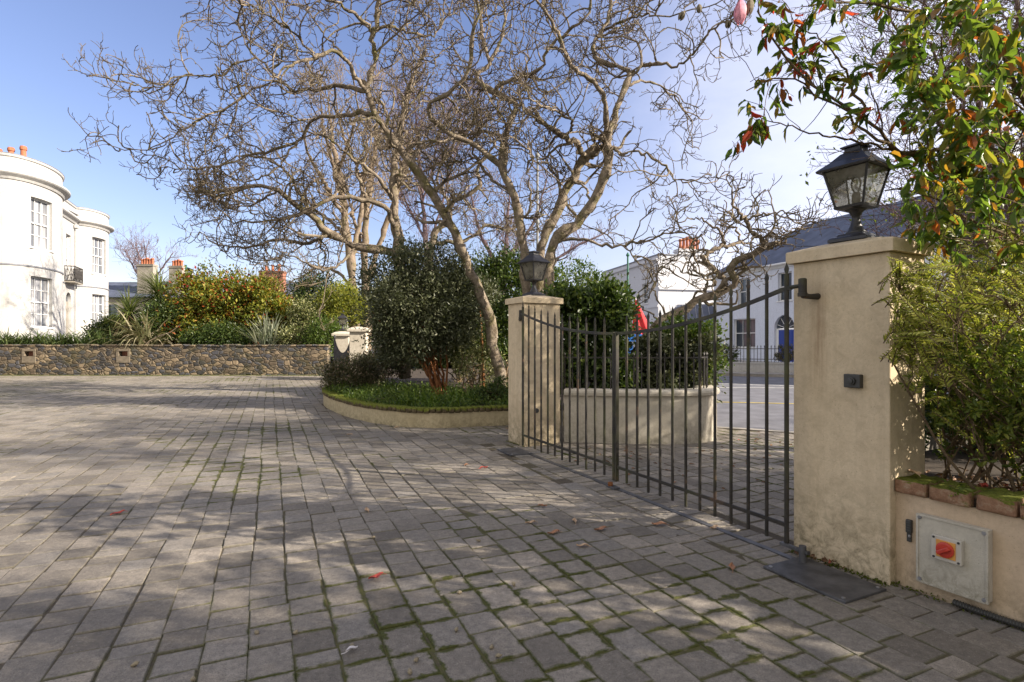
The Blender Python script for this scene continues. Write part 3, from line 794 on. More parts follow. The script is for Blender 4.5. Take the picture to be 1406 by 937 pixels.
def hinge(r, h, wall2, z):
    d3 = np.array([*h, z])
    m = MB(); tubes(m, np.array([[*h, z-.045], [*h, z+.042], [*h, z+.047]]), np.array([.025, .025, .015]), 16, cap=True)
    tubes(m, np.array([[*h, z-.068], [*h, z-.046]]), np.array([.029, .029]), 16, cap=True)
    w3 = np.array([*wall2, z-.064]); tubes(m, np.array([[*h, z-.064], (np.array([*h, z-.064])+w3)/2+np.array([0, 0, -.004]), w3]), np.array([.017, .017, .022]), 10, cap=True)
    part('hinge', m, MATS['gate_iron'], r)
hr = GS-GD*.115; hinge(g1, hr, RC+pg*.43+po*.01, topz(0)+.005)
m = MB(); tubes(m, np.array([[*GS, topz(0)], [*hr, topz(0)+.006]]), np.array([.013, .013]), 8); part('hinge_arm', m, MATS['gate_iron'], g1)
hl = GE+GD*.06; hinge(g2, hl, LC+pg*.13+po*.01, topz(0)+.005)
m = MB(); tubes(m, np.array([[*GE, topz(0)], [*hl, topz(0)+.006]]), np.array([.012, .012]), 8); part('hinge_arm', m, MATS['gate_iron'], g2)

# gate motor lids in the paving at each hinge
for (c2, L_, W_, lab) in ((GS-GD*.33+GN*.12, .52, .36, 'dark steel gate motor lid in the paving at the foot of the big buff pillar'), (GE-GD*.02+GN*.13, .42, .30, 'dark steel gate motor lid in the paving at the foot of the cream pillar')):
    r = empty('motor_cover', (*c2, 0), lab, 'motor lid'); B = basis(GD)
    m = MB(); box(m, (*c2, .009), (L_, W_, .014), B, .003); part('lid', m, MATS['plate_steel'], r)
    m = MB()
    for s1 in (-1, 1):
        for s2 in (-1, 1):
            m = MB(); cc = np.array([*(c2+GD*s1*(L_/2-.03)+GN*s2*(W_/2-.03)), .016]); lathe(m, [(.011, 0), (.011, .004), (.006, .006)], cc, 10); part('bolt', m, MATS['steel'], r)
# pivot arm and gate stop
m = MB(); a0 = np.array([*GS, .10]); a1 = np.array([*(GS-GD*.13+GN*.02), .055])
box(m, (a0+a1)/2, (.2, .03, .02), basis(GS-GD*.2-GS), .004); tubes(m, np.array([a1-[0, 0, .06], a1+[0, 0, .06]]), np.array([.022, .022]), 12, cap=True)
part('pivot_arm', m, MATS['plate_steel'], g1)
r = empty('gate_stop', (*(meet+GN*.03), 0), 'small rusty gate stop on the paving where the two gate leaves meet', 'gate stop')
m = MB(); box(m, (*(meet+GN*.03), .012), (.13, .07, .022), basis(GD), .005); part('base', m, MATS['plate_steel'], r)
m = MB(); lathe(m, [(.022, .02), (.026, .034), (.022, .055), (.006, .06)], (*(meet+GN*.045+GD*.02), 0), 14); part('buffer', m, MATS['bark_orange'], r, True)

# ---- low wall with mossy brick coping on the right
W0 = RC+po*.065+pg*.0; wd = -pg; WL = 7.0
r = empty('garden_wall', (*(W0), 0), 'low cream rendered wall with a mossy brick top beside the big pillar', 'wall')
m = MB(); path = np.array([W0-wd*.02, W0+wd*WL]); path = np.array([W0-wd*.02+(path[1]-path[0])*t for t in np.linspace(0, 1, 12)])
wn = pathnormals(path)[0]; sg = 1 if wn @ po > 0 else -1
sweep(m, path, [(0, -.03), (.21, -.03), (.21, .535), (0, .535)], sign=sg)
part('wall_face', m, MATS['low_wall_render'], r)
s = .0; rr = np.random.default_rng(3); B = basis(wd)
bm_ = MB()
while s < WL-.2:
    L_ = rr.uniform(.155, .19); hgt = rr.uniform(.066, .078); c2 = W0+wd*(s+L_/2)+po*(.085+rr.uniform(-.012, .012))
    one = MB()
    # subdivided brick, roughened
    bm = bmesh.new(); bmesh.ops.create_cube(bm, size=1); 
    for v in bm.verts: v.co = Vector((v.co.x*L_, v.co.y*.235, v.co.z*hgt))
    bmesh.ops.bevel(bm, geom=bm.edges[:], offset=.010, segments=2, profile=.6, affect='EDGES')
    bmesh.ops.subdivide_edges(bm, edges=bm.edges[:], cuts=3, use_grid_fill=True)
    bm.verts.index_update(); V = np.array([v.co[:] for v in bm.verts]); fs = {}
    for f in bm.faces: fs.setdefault(len(f.verts), []).append([v.index for v in f.verts])
    bm.free()
    ph = rr.uniform(0, 9, 3)
    k = np.sin(V[:, 0]*70+ph[0])*np.sin(V[:, 1]*64+ph[1])+.6*np.sin(V[:, 0]*170+V[:, 1]*140+ph[2])
    top = V[:, 2] > hgt*.3
    V[:, 2] += np.where(top, .006*k+.006, 0); V += rr.normal(0, .0012, V.shape)
    a = rr.normal(0, .035); R = np.array([[math.cos(a), math.sin(a), 0], [-math.sin(a), math.cos(a), 0], [0, 0, 1]])
    one.add(V @ R @ B+np.array([*c2, .537+hgt/2]), [np.array(x) for x in fs.values()])
    bm_.join(one); s += L_+.022
part('brick_coping', bm_, MATS['mossy_brick'], r, True)
m = MB(); sweep(m, path, [(.02, .53), (.19, .53), (.19, .575), (.02, .575)], sign=sg); part('mortar_bed', m, MATS['soil'], r)

# electrical isolator box
def on_wall(s, out=0.): return W0+wd*s-po*out
bx = empty('isolator_box', (*on_wall(.29, .02), .08), 'grey metal isolator box with a red rotary switch on the low cream wall', 'electric box')
B = basis(wd)
m = MB(); box(m, (*on_wall(.292, .022), .266), (.318, .046, .366), B, .006); part('cabinet', m, MATS['grey_plastic'], bx)
m = MB(); box(m, (*on_wall(.292, .049), .266), (.326, .010, .374), B, .004); [box(m, (*on_wall(.292+dx, .056), .266+dz), sz, B, .002) for dx, dz, sz in ((-.156, 0, (.012, .007, .37)), (.156, 0, (.012, .007, .37)), (0, .181, (.30, .007, .012)), (0, -.181, (.30, .007, .012)))]; ld = part('cover', m, MATS['low_grime'] if 'low_grime' in MATS else MATS['grey_plastic'], bx)
m = MB(); out3 = np.array([*(-po), 0])
for ss in (-.145, .145):
    for zz in (.266-.168, .266+.168):
        m = MB(); c3 = np.array([*on_wall(.292+ss, .054), zz]); tubes(m, np.array([c3, c3+out3*.006, c3+out3*.0065, c3+out3*.003]), np.array([.010, .010, .006, .005]), 12, cap=True); part('screw', m, MATS['steel'], bx)
m = MB(); box(m, (*on_wall(.283, .068), .305), (.138, .030, .128), B, .006); part('switch_plate', m, MATS['grey_plastic'], bx)
m = MB(); box(m, (*on_wall(.283, .085), .305), (.088, .006, .090), B, .002); part('switch_surround', m, MATS['yellow_plastic'], bx)
kn = MB(); c3 = np.array([*on_wall(.283, .088), .305])
tubes(kn, np.array([c3, c3+out3*.010, c3+out3*.011, c3+out3*.012]), np.array([.040, .040, .036, .03]), 28, cap=True)
a = .6; ax = np.array([*(wd*math.cos(a)), math.sin(a)]); bx_ = np.array([*(-wd*math.sin(a)), math.cos(a)])
M3 = np.stack([ax, out3, bx_]); box(kn, c3+out3*.022, (.066, .024, .020), M3, .005)
part('rotary_switch', kn, MATS['red_plastic'], bx)
m = MB()
for ss in (-.056, .056):
    for zz in (-.052, .052):
        m = MB(); c3 = np.array([*on_wall(.283+ss, .083), .305+zz]); tubes(m, np.array([c3, c3+out3*.003]), np.array([.006, .006]), 10, cap=True); part('plate_screw', m, MATS['dark_plastic'], bx)

# black latch handle on the wall, and the corrugated conduit along its foot
r = empty('key_handle', (*on_wall(.075, .01), .25), 'small black rubber handle fixed to the cream wall beside the grey box', 'handle')
m = MB(); box(m, (*on_wall(.072, .010), .355), (.030, .022, .075), B, .006); box(m, (*on_wall(.072, .008), .297), (.022, .016, .06), B, .005)
for k in range(4): box(m, (*on_wall(.072, .022), .332+.014*k), (.024, .006, .006), B, .002)
part('grip', m, MATS['dark_plastic'], r)
m = MB(); box(m, (*on_wall(.078, .017), .302), (.012, .012, .014), B, .003); part('catch', m, MATS['steel'], r)
s_ = np.linspace(.30, 3.2, 700); cen = np.column_stack([*(W0[:, None]+wd[:, None]*s_-po[:, None]*(.035+.012*np.sin(s_*7))), .028+.05*np.exp(-((s_-.30)/.05)**2)*0+.004*np.sin(s_*9)])
m = MB(); tubes(m, cen, .0165+.0022*np.sign(np.sin(s_*2*PI/.0125)), 10, cap=True)
single('conduit', m, MATS['dark_plastic'], 'black corrugated conduit lying along the foot of the low cream wall', 'conduit', loc=np.array([*on_wall(.5, .03), .0]))

# ---- planted bed wall (curved) with brick edge
r = empty('planter_wall', (-1.2, 8.95, 0), 'curved low rendered wall with a mossy brick edge round the planted bed', 'wall')
bp = resample2(BED, .12); bn = pathnormals(bp)
inner = 1 if (bn[len(bn)//3] @ np.array([0, 1.])) > 0 else -1
m = MB(); sweep(m, bp, [(0, -.03), (.2, -.03), (.2, .245), (0, .245)], sign=inner); part('wall_face', m, MATS['bed_render'], r)
m = MB(); rr = np.random.default_rng(5)
bs = resample2(BED, .1); bnn = pathnormals(bs)*inner
for k in range(len(bs)-1):
    c2 = bs[k]+bnn[k]*(.085+rr.uniform(-.012, .008)); tdir = np.array([-bnn[k][1], bnn[k][0]])
    box(m, (*c2, .282+rr.normal(0, .004)), (.088, .225, .078), basis(tdir), .008, seg=1)
part('brick_edge', m, MATS['dark_brick'], r, True)
m = MB(); sweep(m, bp, [(.02, .24), (.17, .24), (.17, .298), (.02, .298)], sign=inner); part('moss_bed', m, MATS['moss'], r)

# ---- wall and railings outside the gate, between the cream pillar and the road
RW = resample2([(.72, 7.66), (1.2, 7.58), (1.8, 7.53), (2.4, 7.55), (2.72, 7.66), (2.92, 7.9), (3.02, 8.3), (3.08, 9.2), (3.02, 11), (2.8, 14), (1.9, 18), (.2, 22), (-2, 24)], .14)
rwn = pathnormals(RW); osgn = 1 if rwn[4] @ np.array([0, 1.]) > 0 else -1
r = empty('boundary_wall', (1.8, 7.55, 0), 'curved cream wall with a rounded coping below the hedge outside the gates', 'wall')
m = MB(); sweep(m, RW, [(0, -.06), (.25, -.06), (.25, .655), (0, .655)], sign=osgn); part('wall_face', m, MATS['road_wall_render'], r)
m = MB(); sweep(m, RW, [(-.035, .652), (-.04, .69), (-.03, .715), (.0, .73), (.25, .73), (.28, .715), (.285, .652)], sign=osgn); part('coping', m, MATS['road_wall_render'], r)
r = empty('railing', (1.8, 7.67, .73), 'black iron railing with spiked bars on the curved cream wall', 'railing')
rl = RW+rwn*osgn*.13
m = MB(); sweep(m, rl, [(-.012, 1.16), (.012, 1.16), (.012, 1.178), (-.012, 1.178)], sign=1); part('top_rail', m, MATS['black_iron'], r)
fine = resample2(rl, .105)
for p2 in fine[:60]:
    m = MB(); tubes(m, np.array([[*p2, .72], [*p2, 1.19], [*p2, 1.21], [*p2, 1.245]]), np.array([.0085, .0085, .013, .001]), 6)
    part('bar', m, MATS['black_iron'], r)
# ================================================================== buildings
def facade(mb, path, z0, z1, ops, reveal=.16, sgn=1, extra_u=()):
    """wall along a 2D path (arc length u) with rectangular openings (u0,u1,z0,z1); reveals go inwards"""
    path = np.asarray(path, float); S = np.concatenate([[0], np.cumsum(np.linalg.norm(np.diff(path, axis=0), axis=1))])
    N = pathnormals(path)*sgn
    def at(u): return np.array([np.interp(u, S, path[:, 0]), np.interp(u, S, path[:, 1])])
    us = sorted(set(np.round(np.concatenate([S, [o[0] for o in ops], [o[1] for o in ops]]), 4)))
    zs = sorted(set([z0, z1]+[o[2] for o in ops]+[o[3] for o in ops]))
    Q = []
    for a, b in zip(us[:-1], us[1:]):
        if b-a < 1e-5: continue
        pa, pb = at(a), at(b)
        for c, d in zip(zs[:-1], zs[1:]):
            um, zm = (a+b)/2, (c+d)/2
            if any(o[0] < um < o[1] and o[2] < zm < o[3] for o in ops): continue
            Q.append([[*pa, c], [*pb, c], [*pb, d], [*pa, d]])
    fr = []
    for o in ops:
        a, b = at(o[0]), at(o[1]); t = (b-a)/np.linalg.norm(b-a); n = np.array([-t[1], t[0]])*sgn
        w = np.linalg.norm(b-a); c = (a+b)/2; ins = -n*reveal
        A0, B0 = [*a, o[2]], [*b, o[2]]; A1, B1 = [*a, o[3]], [*b, o[3]]
        f3 = lambda p: [p[0]+ins[0], p[1]+ins[1], p[2]]
        for e, g in ((A0, A1), (A1, B1), (B1, B0), (B0, A0)): Q.append([e, g, f3(g), f3(e)])
        fr.append((c+ins, t, n, w, o[2], o[3]))
    V = np.array(Q).reshape(-1, 3)
    mb.add(V, np.arange(len(V)).reshape(-1, 4))
    return fr

def sash(parent, fr, cols, rows, pane, frame='white_paint', sill=True, label=None, blind=None):
    c, t, n, w, z0, z1 = fr; h = z1-z0; B = basis(t)
    m = MB(); c = c+n*.02
    def bar(x, z, sx, sz, o=0, dp=.05): box(m, (*(c+t*x+n*o), z), (sx, dp, sz), B)
    fw = .06
    bar(-w/2+fw/2, z0+h/2, fw, h); bar(w/2-fw/2, z0+h/2, fw, h); bar(0, z1-fw/2, w-2*fw, fw, 0); bar(0, z0+fw/2, w-2*fw, fw*1.3)
    bar(0, z0+h/2, w-2*fw, .055, .012, .06)
    for k in range(1, cols): bar(-w/2+fw+(w-2*fw)*k/cols, z0+h/2, .028, h-2*fw, -.004, .03)
    for k in range(1, rows):
        if abs(k/rows-.5) > .01: bar(0, z0+fw+(h-2*fw)*k/rows, w-2*fw, .028, -.006, .026)
    if sill: box(m, (*(c+n*.14), z0-.035), (w+.16, .24, .07), B, .01)
    o = part('window', m, MATS[frame], parent, label=label)
    m = MB(); a, b = c-t*(w/2-.02)-n*.03, c+t*(w/2-.02)-n*.03
    m.add(np.array([[*a, z0+.02], [*b, z0+.02], [*b, z1-.02], [*a, z1-.02]]), np.array([[0, 1, 2, 3]]))
    part('pane', m, MATS[pane], o)
    return o

def chimney(parent, c, size, z0, z1, npots, along, mat, potmat='terracotta', pot_h=.75, pot_r=.13):
    B = basis(along); m = MB()
    box(m, (*c, (z0+z1)/2), (size[0], size[1], z1-z0), B); box(m, (*c, z1-.12), (size[0]+.16, size[1]+.16, .12), B); box(m, (*c, z1+.03), (size[0]+.08, size[1]+.08, .06), B)
    o = part('chimney', m, MATS[mat], parent)
    t = B[0][:2]
    for k in range(npots):
        cc = np.array(c)+t*(size[0]*.82)*((k+.5)/npots-.5); m = MB(); q = .86+.28*((k*7) % 5)/5
        lathe(m, [(pot_r, 0), (pot_r*.85, pot_h*.75*q), (pot_r*1.12, pot_h*.8*q), (pot_r*1.12, pot_h*.92*q), (pot_r*.9, pot_h*q)], (*cc, z1+.06), 12)
        part('chimney_pot', m, MATS[potmat], o)
    return o

# ---- villa on the left with two bows
e_ = np.array([-.42, .907]); e_ /= np.linalg.norm(e_); n_ = np.array([e_[1], -e_[0]])
F0 = np.array([-23.85, 27.0])
def loc(s, o): return F0+e_*s+n_*o
def bow(sc, hw, b, k=22): return [(sc+hw*x, b*math.sqrt(max(0, 1-x*x))) for x in np.sin(np.linspace(-PI/2, PI/2, k))]
b1 = bow(.2, 2.6, 1.35); b2 = bow(10.7, 2.0, 1.25)
lp_ = [(-9, -.9), (-2.42, -.9), (-2.41, 0)]
pts = [loc(-9, -.9), loc(-2.41, -.9)]+[loc(*q) for q in b1]+[loc(x, 0) for x in (3.5, 4.7, 5.9, 7.1, 8.2)]+[loc(*q) for q in b2]+[loc(12.75, -.25), loc(12.75, -9)]
pts = np.array(pts); S = np.concatenate([[0], np.cumsum(np.linalg.norm(np.diff(pts, axis=0), axis=1))])
sg = 1
if pathnormals(pts)[12] @ n_ < 0: sg = -1
def u_of(pt): 
    d = np.linalg.norm(pts-pt, axis=1); return S[d.argmin()]
def u_px(px, lo, hi):
    best = None
    for u in np.linspace(lo, hi, 600):
        x, y = np.interp(u, S, pts[:, 0]), np.interp(u, S, pts[:, 1])
        e = abs(CX+F*x/y-px)
        if best is None or e < best[0]: best = (e, u)
    return best[1]
ub1 = u_of(loc(-2.4, 0)), u_of(loc(.2, 1.35)); ub2 = u_of(loc(8.7, 0)), u_of(loc(10.7, 1.25))
w1 = u_px(59.5, *ub1); w2 = u_px(138, *ub2)
um = u_of(loc(7.1, 0))+.15
HZ0, HZ1 = .9, 9.75
ops = []
for w, hwid in ((w1, .68), (w2, .66)):
    ops += [(w-hwid, w+hwid, 5.78, 8.12), (w-hwid, w+hwid, 2.05, 4.43)]
ops += [(um-.5, um+.5, 4.95, 7.85), (um-.55, um+.55, 1.2, 4.35)]
villa = empty('white_villa', (*loc(3, -3), .9), 'white stuccoed villa with two bowed fronts and a small iron balcony beyond the rubble wall', 'house')
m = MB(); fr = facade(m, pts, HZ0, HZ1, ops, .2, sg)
part('wall', m, MATS['house_white'], villa)
for k in (0, 1, 2, 3): sash(villa, fr[k], 3, 4, 'pane_curtain')
sash(villa, fr[4], 2, 4, 'pane_curtain', sill=False)
# arched door: spandrel infill, door leaf, fanlight
c, t, n, w, z0, z1 = fr[5]; m = MB(); zs = z1-w/2
arc = [(w/2*math.cos(a), zs+w/2*math.sin(a)) for a in np.linspace(0, PI, 17)]
for k in range(16):
    (x0, y0), (x1, y1) = arc[k], arc[k+1]
    V = []
    for off in (.198, 0.):
        V += [[*(c+t*x0+n*off), y0], [*(c+t*x1+n*off), y1], [*(c+t*x1+n*off), z1], [*(c+t*x0+n*off), z1]]
    m.add(np.array(V), np.array([[0, 1, 2, 3], [0, 1, 5, 4]]))
part('door_arch', m, MATS['house_white'], villa)
m = MB(); box(m, (*(c+n*.02), (z0+zs)/2), (w-.02, .06, zs-z0), basis(t)); dr = part('door', m, MATS['stone_grey'], villa)
m = MB(); box(m, (*(c+n*.0), (zs+z1)/2), (w-.02, .03, z1-zs), basis(t)); part('fanlight', m, MATS['pane_dark'], dr)
# cornice, parapet, string course
full = resample2(pts[1:-1], .25) if False else pts
def ring_course(name, prof, mat='house_white'):
    m = MB(); sweep(m, full, prof, sign=sg); return part(name, m, MATS[mat], villa)
ring_course('cornice', [(-.02, 8.72), (.06, 8.72), (.12, 8.82), (.28, 8.92), (.33, 8.97), (.33, 9.06), (.2, 9.12), (-.02, 9.16)])
ring_course('parapet_coping', [(-.30, 9.74), (.05, 9.74), (.07, 9.78), (.07, 9.84), (-.30, 9.86)])
ring_course('coping_lead', [(-.28, 9.862), (.085, 9.852), (.085, 9.875), (-.28, 9.885)], 'lead')
ring_course('string_course', [(-.01, 4.84), (.04, 4.84), (.05, 4.90), (-.01, 4.92)], 'lead')
m = MB(); rf = [loc(-9, -1.1), loc(-2.4, -1.)]+[loc(x, o-.2) for x, o in b1[2:-2]]+[loc(5, -.2)]+[loc(x, o-.2) for x, o in b2[2:-2]]+[loc(12.6, -9), loc(-9, -9)]
poly(m, rf, 9.35)
part('roof', m, MATS['lead'], villa)
# iron balcony before the door window: curved front of bars with a trellis
c, t, n, w, z0, z1 = fr[4]; m = MB(); B = basis(t); bc = c+n*.2
bo = [bc-t*.85, bc-t*.85+n*.5, bc+t*.85+n*.5, bc+t*.85]
for z, s2 in ((5.0, .06), (5.86, .05)):
    for a, b in zip(bo[:-1], bo[1:]): box(m, (*((a+b)/2), z), (np.linalg.norm(b-a)+.03, .045, s2), basis(b-a))
for a, b in zip(bo[:-1], bo[1:]):
    k = max(3, int(np.linalg.norm(b-a)/.17))
    for j in range(k+1):
        p2 = a+(b-a)*j/k; q2 = a+(b-a)*min(k, j+1)/k
        tubes(m, np.array([[*p2, 5.], [*p2, 5.86]]), np.array([.018, .018]), 5)
        tubes(m, np.array([[*p2, 5.05], [*q2, 5.8]]), np.array([.014, .014]), 5); tubes(m, np.array([[*p2, 5.8], [*q2, 5.05]]), np.array([.014, .014]), 5)
part('balcony_railing', m, MATS['black_iron'], villa)
m = MB(); box(m, (*(bc+n*.25), 4.93), (1.74, .52, .07), B); part('balcony_floor', m, MATS['stone_grey'], villa)
cc = np.array([-.905*33, 33]); chimney(villa, cc, (2.4, .8), 9.2, 11.9, 3, np.array([1., .15]), 'house_white', pot_h=1.0, pot_r=.165)
m = MB(); sweep(m, np.array([loc(-9, -.88), loc(-2.5, -.88)]), [(0, 3.0), (.12, 3.0), (.12, 3.12), (0, 3.12)], sign=sg); sweep(m, np.array([loc(-9, -.88), loc(-2.5, -.88)]), [(0, 5.1), (.15, 5.1), (.15, 5.3), (0, 5.3)], sign=sg)
part('moulding', m, MATS['house_white'], villa)
# downpipe on the far corner and balcony bracket lamp
m = MB(); p2 = loc(8.3, .12); tubes(m, np.array([[*p2, 1.2], [*p2, 8.7]]), np.array([.045, .045]), 8); box(m, (*loc(8.3, .14), 8.55), (.26, .2, .22), basis(e_), .03); part('downpipe', m, MATS['house_white'], villa)

# ---- rubble wall in front of the villa garden
r = empty('rubble_wall', (-16, 22.7, 0), 'long low rubble stone wall along the far side of the paved drive', 'wall')
m = MB(); wx = np.linspace(-32, -7.55, 90); rr = np.random.default_rng(2)
ops = [((-19.9+32), (-19.55+32), .78, .98), ((-16.05+32), (-15.7+32), .78, .98)]
pth = np.column_stack([wx, np.full(90, 22.6)])
sgw = 1 if pathnormals(pth)[0] @ np.array([0, -1.]) > 0 else -1
fr = facade(m, pth, -.05, 1.2, ops, .22, sgw)
zt = 1.2
m.add(np.array([[-32, 22.6, 1.2], [-7.55, 22.6, 1.2], [-7.55, 23, 1.2], [-32, 23, 1.2], [-7.55, 22.6, -.05], [-7.55, 23, -.05]]), [np.array([[0, 1, 2, 3]]), np.array([[1, 4, 5, 2]])])
part('wall_face', m, MATS['rubble_stone'], r)
m = MB(); x = -32
while x < -7.7:
    L_ = rr.uniform(.25, .6); L_ = min(L_, -7.5-x); box(m, (x+L_/2, 22.78, 1.215+rr.normal(0, .012)), (L_-.015, .42+rr.normal(0, .02), .07), None, .02, seg=1); x += L_
part('coping', m, MATS['rubble_stone'], r)
m = MB()
for f_ in fr:
    c, t, n, w, z0, z1 = f_; box(m, (*c, (z0+z1)/2), (w, .04, z1-z0), basis(t))
    for dx in (-.29, .29): pass
part('vent_back', m, MATS['brick_red'], r)
m = MB()
for f_ in fr:
    c, t, n, w, z0, z1 = f_; cf = c+n*.225
    box(m, (*cf, z0-.14), (.56, .03, .26), basis(t), .01); box(m, (*cf, z1+.05), (.56, .03, .09), basis(t), .01)
    for dx in (-.235, .235): box(m, (*(cf+t*dx), (z0+z1)/2), (.10, .028, z1-z0-.004), basis(t), .008)
part('vent_surround', m, MATS['vent_stone'], r)

# ---- far gateposts with a dark boarded gate
def post(c, w, h, label, lamp=True):
    r = empty('gatepost', (*c, .0), label, 'gatepost'); B = basis((1, .1))
    m = MB(); box(m, (*c, h/2), (w, w, h), B, .01); part('shaft', m, MATS['road_wall_render'], r)
    m = MB(); box(m, (*c, h+.05), (w+.16, w+.16, .10), B, .02)
    lathe(m, [(w/2+.05, h+.10), (w/2-.03, h+.15), (.05, h+.19)], (*c, 0), 4, .1); part('capstone', m, MATS['road_wall_render'], r)
    return r
pc1 = G(470.5, 20.6)[:2]; pc2 = G(493, 19.6)[:2]
post(pc1, .52, 1.58, 'smaller pale gatepost behind the dark boarded gate at the far end of the bed')
post(pc2, .56, 1.72, 'pale gatepost right of the dark boarded gate at the far end of the bed')
r = empty('boarded_gate', (*G(470.5, 19.9)[:2], 0), 'dark grey boarded gate with a dipped top before the far gatepost', 'gate')
m = MB(); gx0 = G(459.5, 19.9)[0]; gw = G(481.5, 19.9)[0]-gx0; nb = 36
for k in range(nb):
    u = (k+.5)/nb; zt = 1.60-.62*(1-(2*u-1)**2)**.8
    box(m, (gx0+gw*u, 19.9, zt/2+.03), (gw/nb-(.005 if k % 4 == 0 else .0005), .035, zt-.06))
for z in (.3, .82): box(m, (gx0+gw/2, 19.935, z), (gw, .03, .1))
part('boards', m, MATS['gate_board'], r)
m = MB(); 
for sx in (0, gw): tubes(m, np.array([[gx0+sx, 19.9, .03], [gx0+sx, 19.9, 1.62]]), np.array([.03, .03]), 6, cap=True)
part('gate_frame', m, MATS['gate_board'], r)
lantern(pc1, 1.79, .1, 'small dark lantern on the smaller far gatepost')

# ---- blue-white house across the road
er = np.array([-.287, .958]); er /= np.linalg.norm(er); nr = np.array([-er[1], -er[0]])*1.0
nr = np.array([-er[1], er[0]]); 
if nr[0] > 0: nr = -nr
H0 = np.array([17.2, 35.0])                                # door axis
def hl_(s, o=0): return H0+er*s+nr*o
bh = empty('terrace_house', (*hl_(-4, -4), 0), 'pale lilac rendered house with a grey slate roof and a blue arched front door', 'house')
def s_px(px): 
    k = (px-CX)/F; return (k*H0[1]-H0[0])/(er[0]-k*er[1])
sA, sB = s_px(980), -24.
path = np.array([hl_(sB), hl_(sA), hl_(sA, -9)]); S3 = np.concatenate([[0], np.cumsum(np.linalg.norm(np.diff(path, axis=0), axis=1))])
sgh = 1 if pathnormals(np.array([hl_(sB), hl_(sA)]))[0] @ nr > 0 else -1
U = lambda s: s-sB
ops = []
for px0, px1, z0, z1 in ((1013, 1030, 3.95, 5.75), (1068, 1087, 3.95, 5.75)):
    ops.append((U(s_px(px1)), U(s_px(px0)), z0, z1))
ops.append((U(s_px(1037)), U(s_px(1007)), .95, 2.95))
ops.append((U(s_px(1091)), U(s_px(1063)), .1, 3.05))
for s in (-6.5, -10.5, -14.5): ops += [(U(s)-.6, U(s)+.6, 3.95, 5.75), (U(s)-.7, U(s)+.7, .95, 2.95)]
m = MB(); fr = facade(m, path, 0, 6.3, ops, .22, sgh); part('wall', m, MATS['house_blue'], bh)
sash(bh, fr[0], 2, 2, 'pane_dark'); sash(bh, fr[1], 2, 2, 'pane_dark')
tw = sash(bh, fr[2], 3, 2, 'pane_dark')
for f_ in fr[4:]: sash(bh, f_, 2, 4, 'pane_dark')
c, t, n, w, z0, z1 = fr[3]; m = MB(); zs = z1-w/2
arc = [(w/2*math.cos(a), zs+w/2*math.sin(a)) for a in np.linspace(0, PI, 17)]
for k in range(16):
    (x0, y0), (x1, y1) = arc[k], arc[k+1]; V = []
    for off in (.218, 0.): V += [[*(c+t*x0+n*off), y0], [*(c+t*x1+n*off), y1], [*(c+t*x1+n*off), z1], [*(c+t*x0+n*off), z1]]
    m.add(np.array(V), np.array([[0, 1, 2, 3], [0, 1, 5, 4]]))
part('door_arch', m, MATS['house_blue'], bh)
m = MB(); B = basis(t); box(m, (*(c+n*.03), (z0+zs)/2-.05), (w*.74, .07, zs-z0-.1), B)
for sx in (-1, 1):
    for zz, hh in ((.55, .7), (1.5, .85)): box(m, (*(c+n*.075+t*sx*w*.17), zz+.1), (w*.24, .02, hh), B, .005)
d_ = part('door', m, MATS['blue_paint'], bh)
m = MB(); cc = np.array([*(c+n*.09+t*w*.28), 1.15]); tubes(m, np.array([cc, cc+np.array([*n, 0])*.05]), np.array([.035, .03]), 10, cap=True); part('handle', m, MATS['steel'], d_)
m = MB(); box(m, (*(c+n*.02), zs-.07), (w-.02, .06, .1), B)
for k in range(5):
    a = PI*(k+.5)/5; p0 = np.array([*(c+n*.03), zs]); p1 = np.array([*(c+n*.03+t*(w/2-.05)*math.cos(a)), zs+(w/2-.05)*math.sin(a)]); tubes(m, np.array([p0, p1]), np.array([.02, .02]), 4)
for sx in (-1, 1): box(m, (*(c+n*.03+t*sx*w*.435), (z0+zs)/2), (w*.12, .08, zs-z0), B)
part('door_frame', m, MATS['white_paint'], bh)
m = MB(); box(m, (*(c+n*.0), (zs+z1)/2), (w-.02, .03, z1-zs), B); part('fanlight', m, MATS['pane_dark'], bh)
# roof: hipped slate
ov = .3; z0, zr = 6.32, 9.6
A, Bq, Cq, D = hl_(sB, ov), hl_(sA+ov, ov), hl_(sA+ov, -9-ov), hl_(sB, -9-ov); R1, R2 = hl_(sB, -4.5), hl_(sA-4.2, -4.5)
m = MB(); V = np.array([[*A, z0], [*Bq, z0], [*Cq, z0], [*D, z0], [*R1, zr], [*R2, zr]])
m.add(V, [np.array([[0, 1, 5, 4], [2, 3, 4, 5]]), np.array([[1, 2, 5], [3, 0, 4]])]); part('roof', m, MATS['slate'], bh)
m = MB(); tubes(m, np.array([[*A, z0-.05], [*Bq, z0-.05], [*Cq, z0-.05]]), np.array([.07]*3), 8)
sweep(m, np.array([hl_(sB, .002), hl_(sA+.002, .002)]), [(0, 6.02), (.1, 6.06), (.2, 6.2), (.2, 6.3), (0, 6.3)], sign=sgh); part('gutter', m, MATS['white_paint'], bh)
chimney(bh, hl_(sA-2.6, -3.), (1.6, .8), 6.6, 8.6, 3, er, 'house_blue', 'lead', .5, .14)
chimney(bh, hl_(-9., -4.5), (1.8, .8), 8.6, 11.2, 4, er, 'house_blue')
